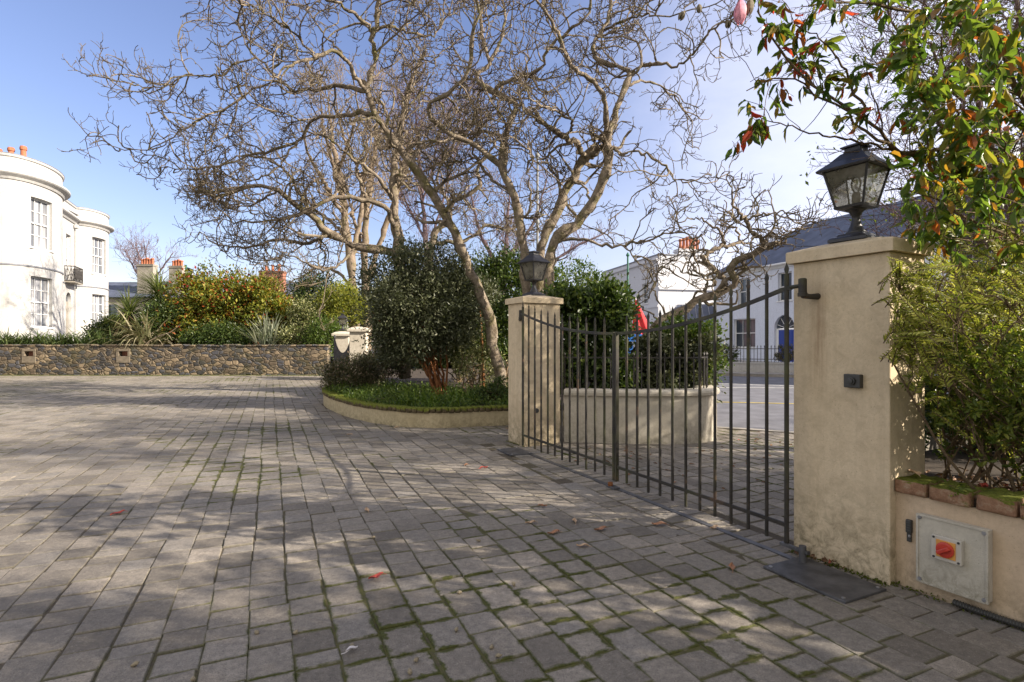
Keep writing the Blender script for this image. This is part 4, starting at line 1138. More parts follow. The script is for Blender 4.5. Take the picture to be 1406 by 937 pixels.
# low wall and railing before it, planting tubs
fw0, fw1 = np.array([9.15, 24.3]), np.array([14.6, 22.6])
r = empty('forecourt_wall', (*fw0, 0), 'low white wall at the road edge before the blue arched door', 'wall')
m = MB(); pth = resample2([fw0+np.array([.4, 3.5]), fw0+np.array([.02, .1]), fw0+np.array([.1, .0]), fw1, fw1+(fw1-fw0)*1.2], .5)
sw = 1 if pathnormals(pth)[len(pth)//2] @ np.array([.3, 1.]) > 0 else -1
sweep(m, pth, [(0, 0), (.24, 0), (.24, .42), (0, .42)], sign=sw); part('wall_face', m, MATS['house_white'], r)
m = MB(); sweep(m, pth, [(-.03, .42), (.27, .42), (.27, .48), (-.03, .48)], sign=sw); part('coping', m, MATS['house_white'], r)
r = empty('forecourt_railing', (*fw0, .48), 'black spiked railing on the low white wall before the blue arched door', 'railing')
rp_ = resample2(pth+pathnormals(pth)*sw*.12, .135); m = MB(); sweep(m, rp_, [(-.015, 1.05), (.015, 1.05), (.015, 1.08), (-.015, 1.08)]); sweep(m, rp_, [(-.015, .60), (.015, .60), (.015, .63), (-.015, .63)]); part('rail', m, MATS['black_iron'], r)
for p2 in rp_[15:75]:
    m = MB(); tubes(m, np.array([[*p2, .48], [*p2, 1.12], [*p2, 1.16], [*p2, 1.23]]), np.array([.012, .012, .02, .001]), 5); part('bar', m, MATS['black_iron'], r)

# ---- white gabled house with six red pots, and the slate lean-to between
gw = empty('gabled_house', (14, 49, 0), 'bright white house with six red chimney pots beyond the curved magnolia limb', 'house')
c0 = np.array([11.9, 45.]); eg = np.array([1., .22]); eg /= np.linalg.norm(eg); el_ = np.array([-eg[1], eg[0]])
pth = np.array([c0+el_*12, c0, c0+eg*5.4, c0+eg*5.4+el_*12]); sgg = 1 if pathnormals(np.array([c0, c0+eg]))[0] @ np.array([0, -1.]) > 0 else -1
ops = [(12-3.0, 12-1.8, 4.6, 6.3), (12-6.5, 12-5.3, 4.6, 6.3), (12-2.9, 12-1.8, 1.3, 3.6), (12-6.5, 12-5.3, 1.3, 3.6), (12-10, 12-8.8, 4.6, 6.3)]
m = MB(); fr = facade(m, pth, 0, 7.0, ops, .2, sgg)
A_, B_, C_, D_ = c0+el_*12, c0, c0+eg*3.7, c0+eg*5.4; m.add(np.array([[*A_, 7.0], [*B_, 7.0], [*B_, 8.4], [*A_, 8.4], [*D_, 7.0], [*C_, 8.4]]), [np.array([[0, 1, 2, 3], [1, 4, 5, 2]])])
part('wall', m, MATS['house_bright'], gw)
for f_ in fr: sash(gw, f_, 3, 4, 'pane_dark')
m = MB(); full3 = np.array([c0+el_*12, c0, c0+eg*5.4]); 
sweep(m, np.array([c0+el_*12, c0+el_*.02]), [(0, 7.9), (.2, 7.98), (.2, 8.1), (0, 8.12)], sign=sgg); sweep(m, np.array([c0+el_*12, c0+el_*.01]), [(0, 4.15), (.08, 4.15), (.08, 4.35), (0, 4.35)], sign=sgg)
sweep(m, np.array([c0+eg*.02, c0+eg*5.4]), [(0, 5.55), (.14, 5.6), (.14, 5.75), (0, 5.78)], sign=sgg); part('string_course', m, MATS['house_bright'], gw)
m = MB(); V = [[*A_, 8.2], [*(B_+eg*.02), 8.2], [*(C_+el_*.02), 8.2], [*(C_+el_*12), 8.2], [*(D_+el_*.02), 6.95], [*(D_+el_*12), 6.95]]
m.add(np.array(V), np.array([[0, 1, 2, 3], [3, 2, 4, 5]])); part('roof', m, MATS['lead'], gw)
m = MB(); sweep(m, np.array([A_, B_+el_*.0]), [(-.2, 8.4), (.06, 8.4), (.06, 8.5), (-.2, 8.5)], sign=sgg); sweep(m, np.array([B_+eg*.01, C_]), [(-.2, 8.402), (.06, 8.402), (.06, 8.502), (-.2, 8.502)], sign=sgg); part('parapet_coping', m, MATS['lead'], gw)
chimney(gw, c0+eg*3.2+el_*.8, (2.3, .8), 8.2, 9.0, 6, eg, 'house_bright', pot_h=1.0, pot_r=.14)
r = empty('lean_to', (13.4, 42, 0), 'low slate roofed outbuilding between the white house and the lilac house', 'outbuilding')
a, b = G(908, 42.2)[:2], G(990, 41.2)[:2]; t = (b-a)/np.linalg.norm(b-a); nn = np.array([-t[1], t[0]])
m = MB(); facade(m, np.array([a+nn*4, a, b, b+nn*4]), 0, 2.6, [], .1); part('wall', m, MATS['house_bright'], r)
m = MB(); V = np.array([[*(a-nn*.2-t*.2), 2.55], [*(b-nn*.2+t*.2), 2.55], [*(b+nn*2.2-t*.4), 4.3], [*(a+nn*2.2+t*1.3), 4.3]]); m.add(V, np.array([[0, 1, 2, 3]]))
m.add(np.array([[*(a-nn*.2-t*.2), 2.55], [*(a+nn*2.2+t*1.3), 4.3], [*(a+nn*4.4-t*.2), 2.55]]), np.array([[0, 1, 2]])); part('roof', m, MATS['slate'], r)
m = MB()
for k in range(9):
    u = (k+.5)/9; p0 = a*(1-u)+b*u-nn*.2; p1 = a*(1-u)+b*u+nn*2.1; tubes(m, np.array([[*p0, 2.57], [*p1, 4.27]]), np.array([.03, .03]), 4)
part('roof_rib', m, MATS['lead'], r)

# ---- white house seen through the twigs behind the big pillar, with a long railing
r = empty('villa_beyond', (25, 21, 0), 'white house glimpsed through the leaves behind the big gate pillar', 'house')
e3 = np.array([.93, -.36]); e3 /= np.linalg.norm(e3); c3 = np.array([13.3, 18.2])
pth = np.array([c3+np.array([2.5, 6.]), c3, c3+e3*14]); s3 = 1 if pathnormals(np.array([c3, c3+e3]))[0] @ np.array([-.3, -1.]) > 0 else -1
L1_ = np.linalg.norm(pth[1]-pth[0]); ops = [(L1_+k, L1_+k+1.1, z, z+1.9) for k in (1.0, 3.8, 6.6, 9.4) for z in (.7, 3.0)]
m = MB(); fr = facade(m, pth, 0, 5.2, ops, .18, s3); part('wall', m, MATS['house_blue'], r)
for f_ in fr: sash(r, f_, 2, 4, 'pane_dark')
m = MB(); sweep(m, pth, [(0, 4.95), (.22, 5.05), (.22, 5.2), (0, 5.24)], sign=s3); part('cornice', m, MATS['house_white'], r)
m = MB(); poly(m, [pth[0]+e3*14+np.array([2., 4]), pth[0], pth[1], pth[2]][::-1], 5.18); part('roof', m, MATS['slate'], r)
# railing along the pavement behind the border plants
r = empty('border_railing', (4.5, 6.2, 0), 'tall black railing behind the shrubs at the back of the planted border', 'railing')
rpth = resample2([(3.02, 4.9), (4.5, 5.6), (6.6, 5.4), (9.5, 3.4)], .12); m = MB()
for z in (.72, 1.36): sweep(m, rpth, [(-.012, z), (.012, z), (.012, z+.02), (-.012, z+.02)])
part('rail', m, MATS['black_iron'], r)
for p2 in rpth:
    m = MB(); tubes(m, np.array([[*p2, .5], [*p2, 1.40], [*p2, 1.43], [*p2, 1.50]]), np.array([.011, .011, .018, .001]), 6); part('bar', m, MATS['black_iron'], r)
r = empty('border_kerb', (4.5, 5.5, 0), 'dark stone plinth under the railing at the back of the border', 'plinth')
m = MB(); sweep(m, rpth, [(-.14, .3), (.14, .3), (.14, .62), (-.14, .62)]); part('plinth_stone', m, MATS['stone_grey'], r)

# ---- far roofs and chimneys on the left
def far_house(name, label, px0, px1, d, zw, zr, wall, roof, stacks):
    a, b = G(px0, d)[:2], G(px1, d)[:2]; t = (b-a)/np.linalg.norm(b-a); nn = np.array([-t[1], t[0]])
    if nn[1] < 0: nn = -nn
    r = empty(name, (*((a+b)/2), 0), label, 'house'); dp = 7.
    m = MB(); box(m, (*((a+b)/2+nn*dp/2), zw/2), (np.linalg.norm(b-a), dp, zw), basis(t)); part('wall', m, MATS[wall], r)
    m = MB(); V = [[*(a-t*.3-nn*.3), zw], [*(b+t*.3-nn*.3), zw], [*(b+t*.3+nn*(dp+.3)), zw], [*(a-t*.3+nn*(dp+.3)), zw], [*(a-t*.3+nn*dp/2), zr], [*(b+t*.3+nn*dp/2), zr]]
    m.add(np.array(V), [np.array([[0, 1, 5, 4], [2, 3, 4, 5]]), np.array([[0, 4, 3], [1, 2, 5]])]); part('roof', m, MATS[roof], r)
    for (px, w, z1, npot, mat, o) in stacks:
        c = G(px, d)[:2]+nn*o; chimney(r, c, (w, .9), zw-.5, z1, npot, t, mat, 'terracotta', .75, .17)
    m = MB()
    for u in (.25, .6):
        c = a*(1-u)+b*u-nn*.02; box(m, (*c, zw-1.6), (1., .06, 1.5), basis(t))
    part('window', m, MATS['pane_dark'], r)
    return r
far_house('stone_house', 'old grey stone house with two pale chimney stacks behind the palms', 120, 262, 66, 6.6, 8.8, 'stone_grey', 'slate', [(195, 1.9, 10.6, 5, 'stone_grey', 1.), (237, 1.6, 10.4, 4, 'stone_grey', 1.)])
far_house('brick_house', 'red brick house with a broad chimney behind the autumn coloured bush', 338, 412, 62, 5.2, 8.4, 'brick_red', 'slate', [(364, 2.7, 9.4, 3, 'brick_red', 2.)])
# ================================================================== shrubs, hedges, borders
def clumps(rng, c, rad, n, low=-.5, fill=.55, boxy=0):
    """clump centres inside an uneven ellipsoid, mostly near its surface"""
    u = nrm(rng.standard_normal((n*4, 3)))
    if boxy: u = np.sign(u)*np.abs(u)**(1-boxy*.6); u = u/np.maximum(np.abs(u).max(1, keepdims=True), .6)
    u = u[u[:, 2] > low][:n]
    ph = rng.uniform(0, 6, 6)
    w = 1+.13*np.sin(u[:, 0]*4+ph[0])*np.sin(u[:, 2]*5+ph[1])+.10*np.sin(u[:, 1]*6+ph[2]+u[:, 0]*5)+.07*rng.standard_normal(len(u))
    r = (fill+(1-fill)*rng.random(len(u))**.6)*w
    return np.asarray(c)+u*r[:, None]*np.asarray(rad), u

def foliage(rng, cen, out, nl, spread, size, wr=.45, detail=0, upb=.4, jit=.8, flat=.5):
    n = len(cen)*nl; i = np.repeat(np.arange(len(cen)), nl)
    p = cen[i]+rng.standard_normal((n, 3))*spread*np.array([1, 1, .8])
    d = out[i]*.7+rng.standard_normal((n, 3))*jit+np.array([0, 0, upb])
    up = out[i]*flat+rng.standard_normal((n, 3))*.6+np.array([0, 0, .5])
    m = MB(); leaves(m, rng, p, d, size*rng.uniform(.6, 1.25, n), wr, detail, up); return m

def stems(rng, base, cen, r0, n, wob=.08, spread=.06, r1=.3):
    sel = cen[rng.choice(len(cen), min(n, len(cen)), replace=False)]
    Q = []
    for s in sel:
        b = np.asarray(base)+np.array([rng.normal(0, spread), rng.normal(0, spread), 0]); k = 9; t = np.linspace(0, 1, k)[:, None]
        mid = b*(1-t)+s*t; mid[:, 2] = b[2]+(s[2]-b[2])*t[:, 0]**.8
        Q.append(mid+rng.standard_normal((k, 3))*wob*np.sin(t*PI))
    Q = np.array(Q); R = r0*rng.uniform(.6, 1.1, len(Q))[:, None]*np.linspace(1, r1, 9)[None]
    m = MB(); tubes(m, Q, R, 6); return m, Q, R

def shrub(name, label, cat, base, c, rad, nc, nl, leafsize, mat, seed, wr=.45, detail=0, spread=None, bark='bark_shrub', r0=.02, nst=14, group=None, low=-.5, fill=.5, upb=.3, boxy=0, sspread=.08):
    rng = np.random.default_rng(seed)
    cen, out = clumps(rng, c, rad, nc, low, fill, boxy)
    r = empty(name, base, label, cat, group)
    part('foliage', foliage(rng, cen, out, nl, spread or max(rad)*.13, leafsize, wr, detail, upb), MATS[mat], r)
    m, _, _ = stems(rng, base, cen, r0, nst, spread=sspread); part('stem', m, MATS[bark], r, True)
    return r

# big evergreen with cinnamon stems in the bed
def big_evergreen():
    rng = np.random.default_rng(21); base = P(603, 541, 11.6); base[2] = .25
    r = empty('evergreen_shrub', base, 'big dark evergreen shrub on many cinnamon brown stems in the planted bed', 'shrub')
    c = P(575, 418, 11.6)
    cen, out = clumps(rng, c, (1.12, 1.0, 1.25), 420, -.95, .42)
    c2, o2 = clumps(rng, P(625, 425, 11.4), (.45, .5, .75), 70, -.9, .4)
    c4, o4 = clumps(rng, P(548, 462, 11.7), (.42, .5, .55), 60, -.9, .4)
    u5 = nrm(rng.standard_normal((46, 3))); u5[:, 2] = np.abs(u5[:, 2])*1.2-.35; u5 = nrm(u5); c5 = c+u5*np.array([1.12, 1., 1.25])*rng.uniform(1.0, 1.2, 46)[:, None]
    cen = np.vstack([cen, c2, c4, c5]); out = np.vstack([out, o2, o4, u5])
    part('foliage', foliage(rng, cen, out, 92, .135, .075, .42, 0, .25), MATS['leaf_holly'], r)
    Q = []; R = []
    for k in range(20):
        a = rng.uniform(0, 2*PI); s = rng.uniform(.05, .3)
        b = base+np.array([math.cos(a)*s*.6+.02, math.sin(a)*s*.6, 0]); tgt = c+np.array([rng.uniform(-1.0, .75), rng.uniform(-.5, .5), rng.uniform(-.5, .6)])
        t = np.linspace(0, 1, 12)[:, None]; mid = b*(1-t)+tgt*t; mid[:, :2] = b[:2]+(tgt[:2]-b[:2])*(t**1.25)
        Q.append(mid+rng.standard_normal((12, 3))*.025*np.sin(t*PI)); R.append(rng.uniform(.017, .033)*np.linspace(1, .4, 12))
    m = MB(); tubes(m, np.array(Q), np.array(R), 7)
    tw, tr = sprout(rng, np.array(Q), np.array(R), 3, (.3, .8), 6, rk=.5, rmin=.005, t0=.4); tubes(m, tw, tr, 4)
    part('stem', m, MATS['bark_orange'], r, True)
big_evergreen()

shrub('bronze_shrub', 'low bronze leaved shrub at the rounded left end of the planted bed', 'shrub', (*G(483, 12.4)[:2], .25), P(483, 518, 12.5), (.62, .5, .42), 120, 70, .06, 'leaf_bronze', 31, upb=.5)
shrub('pale_shrub', 'small pale variegated shrub in front of the pale gatepost', 'shrub', (*G(520, 14)[:2], .25), P(522, 505, 14.2), (.75, .5, .45), 80, 60, .07, 'leaf_bronze', 32)
shrub('grey_shrub', 'thin grey brown shrub between the cinnamon stems and the leaning trunk', 'shrub', (*G(648, 11.4)[:2], .25), P(650, 500, 11.6), (.55, .5, .6), 60, 50, .06, 'leaf_variegated', 33)
shrub('rounded_bush', 'bright green rounded bush behind the leaning trunk', 'bush', (*G(665, 13)[:2], .25), P(662, 465, 13.2), (.85, .7, .85), 170, 80, .10, 'leaf_dark', 34)
shrub('holly_bush', 'tall dark holly bush behind the cream pillar', 'bush', (*G(690, 14.2)[:2], .25), P(688, 420, 14.4), (1.15, .8, 1.35), 200, 80, .10, 'leaf_dark', 35)
shrub('laurel_bush', 'green laurel bush at the back of the bed left of the cream pillar', 'bush', (*G(632, 15.5)[:2], .25), P(632, 475, 15.8), (1.1, .8, .9), 120, 70, .12, 'leaf_hedge', 36)
shrub('ivy_mound', 'low dark leafy mound at the foot of the leaning trunk', 'shrub', (*G(680, 10.3)[:2], .25), P(680, 545, 10.3), (.42, .3, .32), 70, 60, .05, 'leaf_dark', 37)
# hedges behind the road wall
shrub('dark_hedge', 'dense dark green laurel hedge behind the gate railing, right of the cream pillar', 'hedge', (*G(815, 8.7)[:2], .25), P(808, 470, 8.9), (.50, .5, .74), 330, 80, .095, 'leaf_dark', 41, .5, 1, .11, boxy=.9, low=-1)
shrub('shade_hedge', 'dark lower hedge under the curved magnolia limb behind the railing', 'hedge', (*G(900, 8.6)[:2], .25), P(922, 507, 8.9), (.40, .4, .40), 200, 80, .08, 'leaf_holly', 42, .5, 1, .1, boxy=.8, low=-1)
shrub('lime_hedge', 'yellow green clipped bush at the road end of the railing', 'hedge', (*G(945, 8.8)[:2], .25), P(940, 495, 9.1), (.36, .45, .50), 230, 80, .065, 'leaf_hedge', 43, .5, 1, .09, boxy=.6, low=-1)
shrub('yellow_bush', 'loose yellow green bush beside the lantern on the cream pillar', 'bush', (*G(790, 12.5)[:2], .25), P(785, 392, 12.8), (.9, .7, .5), 50, 36, .09, 'leaf_hedge', 44)

# low green planting in the bed
rng = np.random.default_rng(50)
m = MB(); n = 9000
bx0 = rng.uniform(-4.3, .6, n); 
fy = np.interp(bx0, BED[:12][::-1, 0], BED[:12][::-1, 1]); by = fy+.2+rng.random(n)**1.3*3.2
den = (np.sin(bx0*4.3+by*1.7)*np.sin(by*3.7-bx0)+rng.normal(0, .4, n)) > .12
b = np.column_stack([bx0, by, np.full(n, .25)])[den]; n = len(b)
straps(m, rng, b, rng.uniform(0, 2*PI, n), rng.uniform(.9, 1.5, n), rng.uniform(.12, .40, n)*(.75+.35*np.sin(b[:, 0]*3.1)*np.sin(b[:, 1]*2.7)), rng.uniform(.007, .016, n), rng.uniform(.2, 1.3, n), 4)
single('grass', m, MATS['leaf_grass'], kind='stuff', loc=np.array([-1.5, 10, .25]))
m = MB(); n = 11000
bx0 = rng.uniform(-4.5, .7, n); fy = np.interp(bx0, BED[:12][::-1, 0], BED[:12][::-1, 1])
p = np.column_stack([bx0, fy+.12+rng.random(n)*3.6, .26+rng.random(n)**1.5*.20]); leaves(m, rng, p, rng.standard_normal((n, 3))+[0, 0, .6], rng.uniform(.03, .07, n), .5, 0)
single('ground_cover', m, MATS['leaf_hedge'], kind='stuff', loc=np.array([-1.5, 10, .25]))
def strap_plant(name, label, cat, base, n, L, w, mat, seed, tilt=(.7, 1.5), droop=(.3, 1.6), group=None, spread=.06):
    rng = np.random.default_rng(seed); m = MB(); b = np.asarray(base)+np.column_stack([rng.normal(0, spread, (n, 2)), np.zeros(n)])
    straps(m, rng, b, rng.uniform(0, 2*PI, n), rng.uniform(*tilt, n), rng.uniform(*L, n), rng.uniform(w*.7, w*1.15, n), rng.uniform(*droop, n), 7)
    return single(name, m, MATS[mat], label, cat, group, loc=np.asarray(base, float))
for k, px in enumerate((566, 590, 622, 640)):
    strap_plant('daffodil_clump', 'clump of green daffodil leaves at the front of the planted bed', 'plant', (*G(px, 9.8+.25*(k % 2))[:2], .25), 46, (.25, .45), .02, 'leaf_grass', 60+k, group='daffodil clumps in the bed')

# ---- along the rubble wall: strap leaved plants
for k, px in enumerate((-12, 8, 30, 52, 74, 96, 118, 140)):
    strap_plant('agapanthus', 'dark strap leaved plant in the row along the rubble wall below the villa', 'plant', (*G(px, 23.7+.35*(k % 2))[:2], 1.02), 95, (.75, 1.25), .07, 'leaf_strap', 70+k, (.7, 1.45), (.4, 1.7), 'strap leaved plants along the rubble wall', .2)
strap_plant('phormium', 'large arching bronze flax with drooping leaves below the palms', 'plant', (*G(203, 24)[:2], 1.0), 150, (1.4, 2.5), .10, 'leaf_phormium', 81, (.6, 1.5), (.5, 2.0), None, .22)
strap_plant('silver_flax', 'upright silvery sword leaved plant in front of the autumn coloured bush', 'plant', (*G(368, 24)[:2], 1.0), 110, (1.1, 1.95), .085, 'leaf_silver', 82, (.7, 1.5), (.0, .7), None, .2)
def cordyline(label, base, h, n, L, seed):
    rng = np.random.default_rng(seed); r = empty('cordyline_palm', base, label, 'palm'); top = np.asarray(base)+np.array([.05, 0, h])
    m = MB(); tubes(m, catmull([base, (np.asarray(base)+top)/2+np.array([.06, .02, 0]), top], 8), np.linspace(.11, .08, 8), 8); part('trunk', m, MATS['bark_shrub'], r, True)
    m = MB(); b = np.repeat(top[None], n, 0)+np.column_stack([np.zeros((n, 2)), rng.uniform(-.35, .12, n)])
    straps(m, rng, b, rng.uniform(0, 2*PI, n), rng.uniform(-.5, 1.5, n), rng.uniform(.7, 1., n)*L, rng.uniform(.04, .06, n), rng.uniform(.2, 1.2, n), 6)
    part('crown', m, MATS['leaf_cordyline'], r)
    m = MB(); n2 = n//4; b = b[:n2]-np.array([0, 0, .25]); straps(m, rng, b, rng.uniform(0, 2*PI, n2), rng.uniform(-1.2, -.2, n2), rng.uniform(.5, .9, n2)*L, rng.uniform(.04, .06, n2), rng.uniform(.2, .9, n2), 5)
    part('dead_skirt', m, MATS['leaf_dead'], r)
cordyline('smaller palm with a spiky leaf head next to the villa corner', G(176, 25.5, 1.0), 1.75, 230, 1.45, 91)
cordyline('taller palm with a full spiky leaf head beside the autumn coloured bush', G(217, 26.5, 1.0), 2.6, 300, 1.7, 92)
# ---- shrubs behind the wall
def wide_bush():
    rng = np.random.default_rng(95); r = empty('autumn_bush', G(305, 25.6, 1.0), 'wide bush with red, orange and yellow green leaves behind the rubble wall', 'bush')
    cs, os_ = [], []
    for px, py, rx, rz in ((272, 420, 1.25, 1.5), (310, 415, 1.45, 1.55), (350, 420, 1.4, 1.45), (252, 445, .9, .9), (300, 455, 1.6, .8), (385, 440, 1.1, 1.0)):
        c, o = clumps(rng, P(px, py, 25.6), (rx, 1.1, rz), 130, -.9, .4); cs.append(c); os_.append(o)
    cen, out = np.vstack(cs), np.vstack(os_)
    part('foliage', foliage(rng, cen, out, 56, .2, .165, .5, 0, .3), MATS['leaf_autumn'], r)
    m, _, _ = stems(rng, G(305, 25.6, 1.0), cen, .03, 24, spread=1.1); part('stem', m, MATS['bark_dark'], r, True)
wide_bush()
bushes = [('elder_bush', 'grey green twiggy bush between the autumn bush and the yellow variegated bush', 428, 445, 24.8, (1.1, .8, 1.0), 'leaf_variegated', .12),
          ('olive_bush', 'tall dark green bush rising behind the yellow variegated bush', 437, 418, 26.5, (1.35, .9, 1.35), 'leaf_dark', .12),
          ('golden_bush', 'bright yellow variegated bush beside the bare plane trunks', 472, 425, 25., (1.05, .8, 1.1), 'leaf_lime', .12),
          ('ivy_bush', 'green leafy bush beside the dark boarded gate', 447, 470, 23.6, (.95, .6, .95), 'leaf_hedge', .10),
          ('euonymus_bush', 'low pale edged bush on the right end of the rubble wall', 415, 466, 24, (1.0, .5, .42), 'leaf_variegated', .10),
          ('laurel_shrub', 'dark green shrub between the palms and the arching bronze flax', 232, 447, 25, (1.1, .7, .9), 'leaf_dark', .13),
          ('cream_shrub', 'dark shrub on the wall top between the bronze flax and the silvery plant', 300, 468, 24.2, (1.5, .5, .5), 'leaf_dark', .11),
          ('far_hedge', 'dark green hedge far behind the bed between the plane trunks and the leaning trunk', 590, 440, 30, (4.2, 1., 1.9), 'leaf_dark', .2),
          ('side_bush', 'dark evergreen bush between the villa corner and the smaller palm', 158, 462, 27, (1.0, .7, .9), 'leaf_dark', .13)]
for k, (nm, lab, px, py, d, rad, mat, ls) in enumerate(bushes):
    c = P(px, py, d); big = max(rad)
    shrub(nm, lab, 'bush', (*G(px, d)[:2], 1.0 if d > 22.9 else 0), c, rad, int(70+90*big), 55, ls, mat, 100+k, spread=.13+.05*big, r0=.03)
shrub('roadside_tree', 'brown twiggy evergreen behind the loose yellow green bush', 'bush', (*G(770, 24)[:2], 0), P(770, 430, 24), (2.4, 1, 1.8), 130, 50, .14, 'leaf_holly', 140, spread=.3)

# ================================================================== border on the right: shrubs behind the low wall
def sprig_shrub():
    """feathery shrub: stems carrying two ranks of narrow leaves"""
    rng = np.random.default_rng(200); base = np.array([2.95, 3.15, .5])
    r = empty('feathery_shrub', base, 'yellow green feathery shrub with narrow leaves leaning against the big buff pillar', 'shrub')
    st, tips = [], []
    targets = []
    for k in range(420):
        px = rng.uniform(1232, 1440) if k < 385 else rng.uniform(1226, 1250); py = rng.normal(430, 62)
        if px < 1262: py = rng.uniform(350, 470)
        d = rng.uniform(2.75, 3.9)
        targets.append(P(px, py, d))
    targets = np.array(targets)
    # keep them off the pillar body: anything left of the pillar's road side edge lies nearer than its side face
    k = CX+F*targets[:, 0]/targets[:, 1]
    near = k < 1272; targets[near] *= np.array([1, 1, 1]); 
    dn = rng.uniform(2.72, 2.95, near.sum()); tn = targets[near]; sc = dn/tn[:, 1]; tn[:, 2] = CAMH+(tn[:, 2]-CAMH)*sc; tn[:, 0] *= sc; tn[:, 1] = dn; targets[near] = tn
    B_ = len(targets); start = targets+np.column_stack([rng.uniform(.05, .35, B_), rng.uniform(-.1, .25, B_), rng.uniform(-.35, -.05, B_)])
    # twigs: 20 cm feather shoots
    shoot_d = nrm(targets-start+rng.standard_normal((B_, 3))*.12)
    Ls = rng.uniform(.14, .28, B_)
    T = walk(rng, targets-shoot_d*Ls[:, None], shoot_d, Ls, 7, .05, -.03)
    tw = MB(); tubes(tw, T, np.full((B_, 7), .0022), 4)
    # each shoot's leaves
    per = 30; t = np.linspace(.06, 1, per); Lm = MB(); x = t*6; i = np.minimum(x.astype(int), 5); f = (x-i)[None, :, None]
    pos = T[:, i]*(1-f)+T[:, i+1]*f; tg = nrm(T[:, i+1]-T[:, i])
    pl = nrm(rng.standard_normal((B_, 1, 3))*.5+np.array([0, -.5, .9])); sd = nrm(np.cross(tg, pl)); s = np.where(np.arange(per) % 2 == 0, 1., -1.)[None, :, None]
    d = tg*.75+sd*s*.9+rng.standard_normal(pos.shape)*.10
    ln = (.034*(1-.45*t**3))[None]*rng.uniform(.8, 1.25, (B_, per))
    leaves(Lm, rng, pos.reshape(-1, 3), d.reshape(-1, 3), ln.ravel(), .27, 1, np.repeat(pl, per, 1).reshape(-1, 3)+rng.standard_normal((B_*per, 3))*.2)
    part('foliage', Lm, MATS['leaf_feather'], r)
    # supporting stems: from the base up to groups of shoots
    Q, R = [], []
    for k in range(46):
        tgt = T[rng.integers(B_), 0]; b = base+np.array([rng.normal(.25, .3), rng.normal(.1, .2), 0]); u = np.linspace(0, 1, 10)[:, None]
        mid = b*(1-u)+tgt*u; mid[:, :2] += (rng.normal(0, .08, 2))[None]*np.sin(u*PI); mid += rng.standard_normal((10, 3))*.012*np.sin(u*PI)
        Q.append(mid); R.append(rng.uniform(.004, .010)*np.linspace(1, .35, 10))
    tubes(tw, np.array(Q), np.array(R), 5)
    # link shoots to the nearest supporting stem point
    QQ = np.array(Q)[:, 4:].reshape(-1, 3); lk = []
    for k in range(B_):
        a = T[k, 0]; j = np.argmin(((QQ-a)**2).sum(1)); b = QQ[j]; u = np.linspace(0, 1, 5)[:, None]
        lk.append(b*(1-u)+a*u+np.array([0, 0, 1])*(.05*np.sin(u*PI))+rng.standard_normal((5, 3))*.006*np.sin(u*PI))
    tubes(tw, np.array(lk), np.full((B_, 5), .0026), 4)
    part('stem', tw, MATS['bark_shrub'], r, True)
sprig_shrub()

def small_leaf_shrub():
    rng = np.random.default_rng(210); base = np.array([3.05, 3.05, .5])
    r = empty('border_shrub', base, 'bare stemmed border shrub with small green leaves behind the mossy brick top', 'shrub')
    Q, R = [], []
    for k in range(34):
        b = np.array([rng.uniform(2.55, 3.6), rng.uniform(2.35, 3.5), .5])
        if (b[:2]-W0) @ po < .3: b[:2] += po*.3
        tgt = P(rng.uniform(1285, 1440), rng.uniform(430, 560), rng.uniform(2.7, 3.7)); u = np.linspace(0, 1, 12)[:, None]
        mid = b*(1-u)+tgt*u; mid[:, :2] += rng.normal(0, .12, 2)[None]*np.sin(u*PI)+rng.normal(0, .05, 2)[None]*np.sin(u*2*PI); mid += rng.standard_normal((12, 3))*.010*np.sin(u*PI)
        Q.append(mid); R.append(rng.uniform(.004, .0095)*np.linspace(1, .4, 12))
    Q, R = np.array(Q), np.array(R); m = MB(); tubes(m, Q, R, 6)
    c1, r1 = sprout(rng, Q, R, 7, (.12, .45), 7, (30, 80), .25, .08, .55, .0018, .2); tubes(m, c1, r1, 5)
    c2, r2 = sprout(rng, c1, r1, 12, (.05, .16), 4, (30, 70), .25, .1, .6, .0012, .2); tubes(m, c2, r2, 3)
    part('stem', m, MATS['bark_shrub'], r, True)
    tips = np.vstack([c2[:, -1], c2[:, 2], c1[:, -1], c1[:, 4]]); td = np.vstack([c2[:, -1]-c2[:, -2]]*2+[c1[:, -1]-c1[:, -2]]*2)
    i = np.repeat(np.arange(len(tips)), 9); p = tips[i]+rng.standard_normal((len(i), 3))*.010; d = nrm(td[i])+rng.standard_normal((len(i), 3))*.75
    L = MB(); leaves(L, rng, p, d, rng.uniform(.022, .048, len(i)), .42, 1)
    part('foliage', L, MATS['leaf_small'], r)
small_leaf_shrub()
shrub('back_shrub', 'dense dark green shrub between the border railing and the bare stems', 'shrub', (3.75, 4.4, .5), (3.8, 4.5, 1.05), (.75, .5, .6), 150, 70, .055, 'leaf_dark', 220, detail=1, spread=.10, low=-.9)
shrub('sunny_shrub', 'yellow green shrub high behind the border railing', 'shrub', (4.7, 5.0, .5), (4.75, 5.05, 1.7), (.8, .6, .55), 110, 60, .06, 'leaf_small', 221, detail=0, spread=.14, low=-.9)

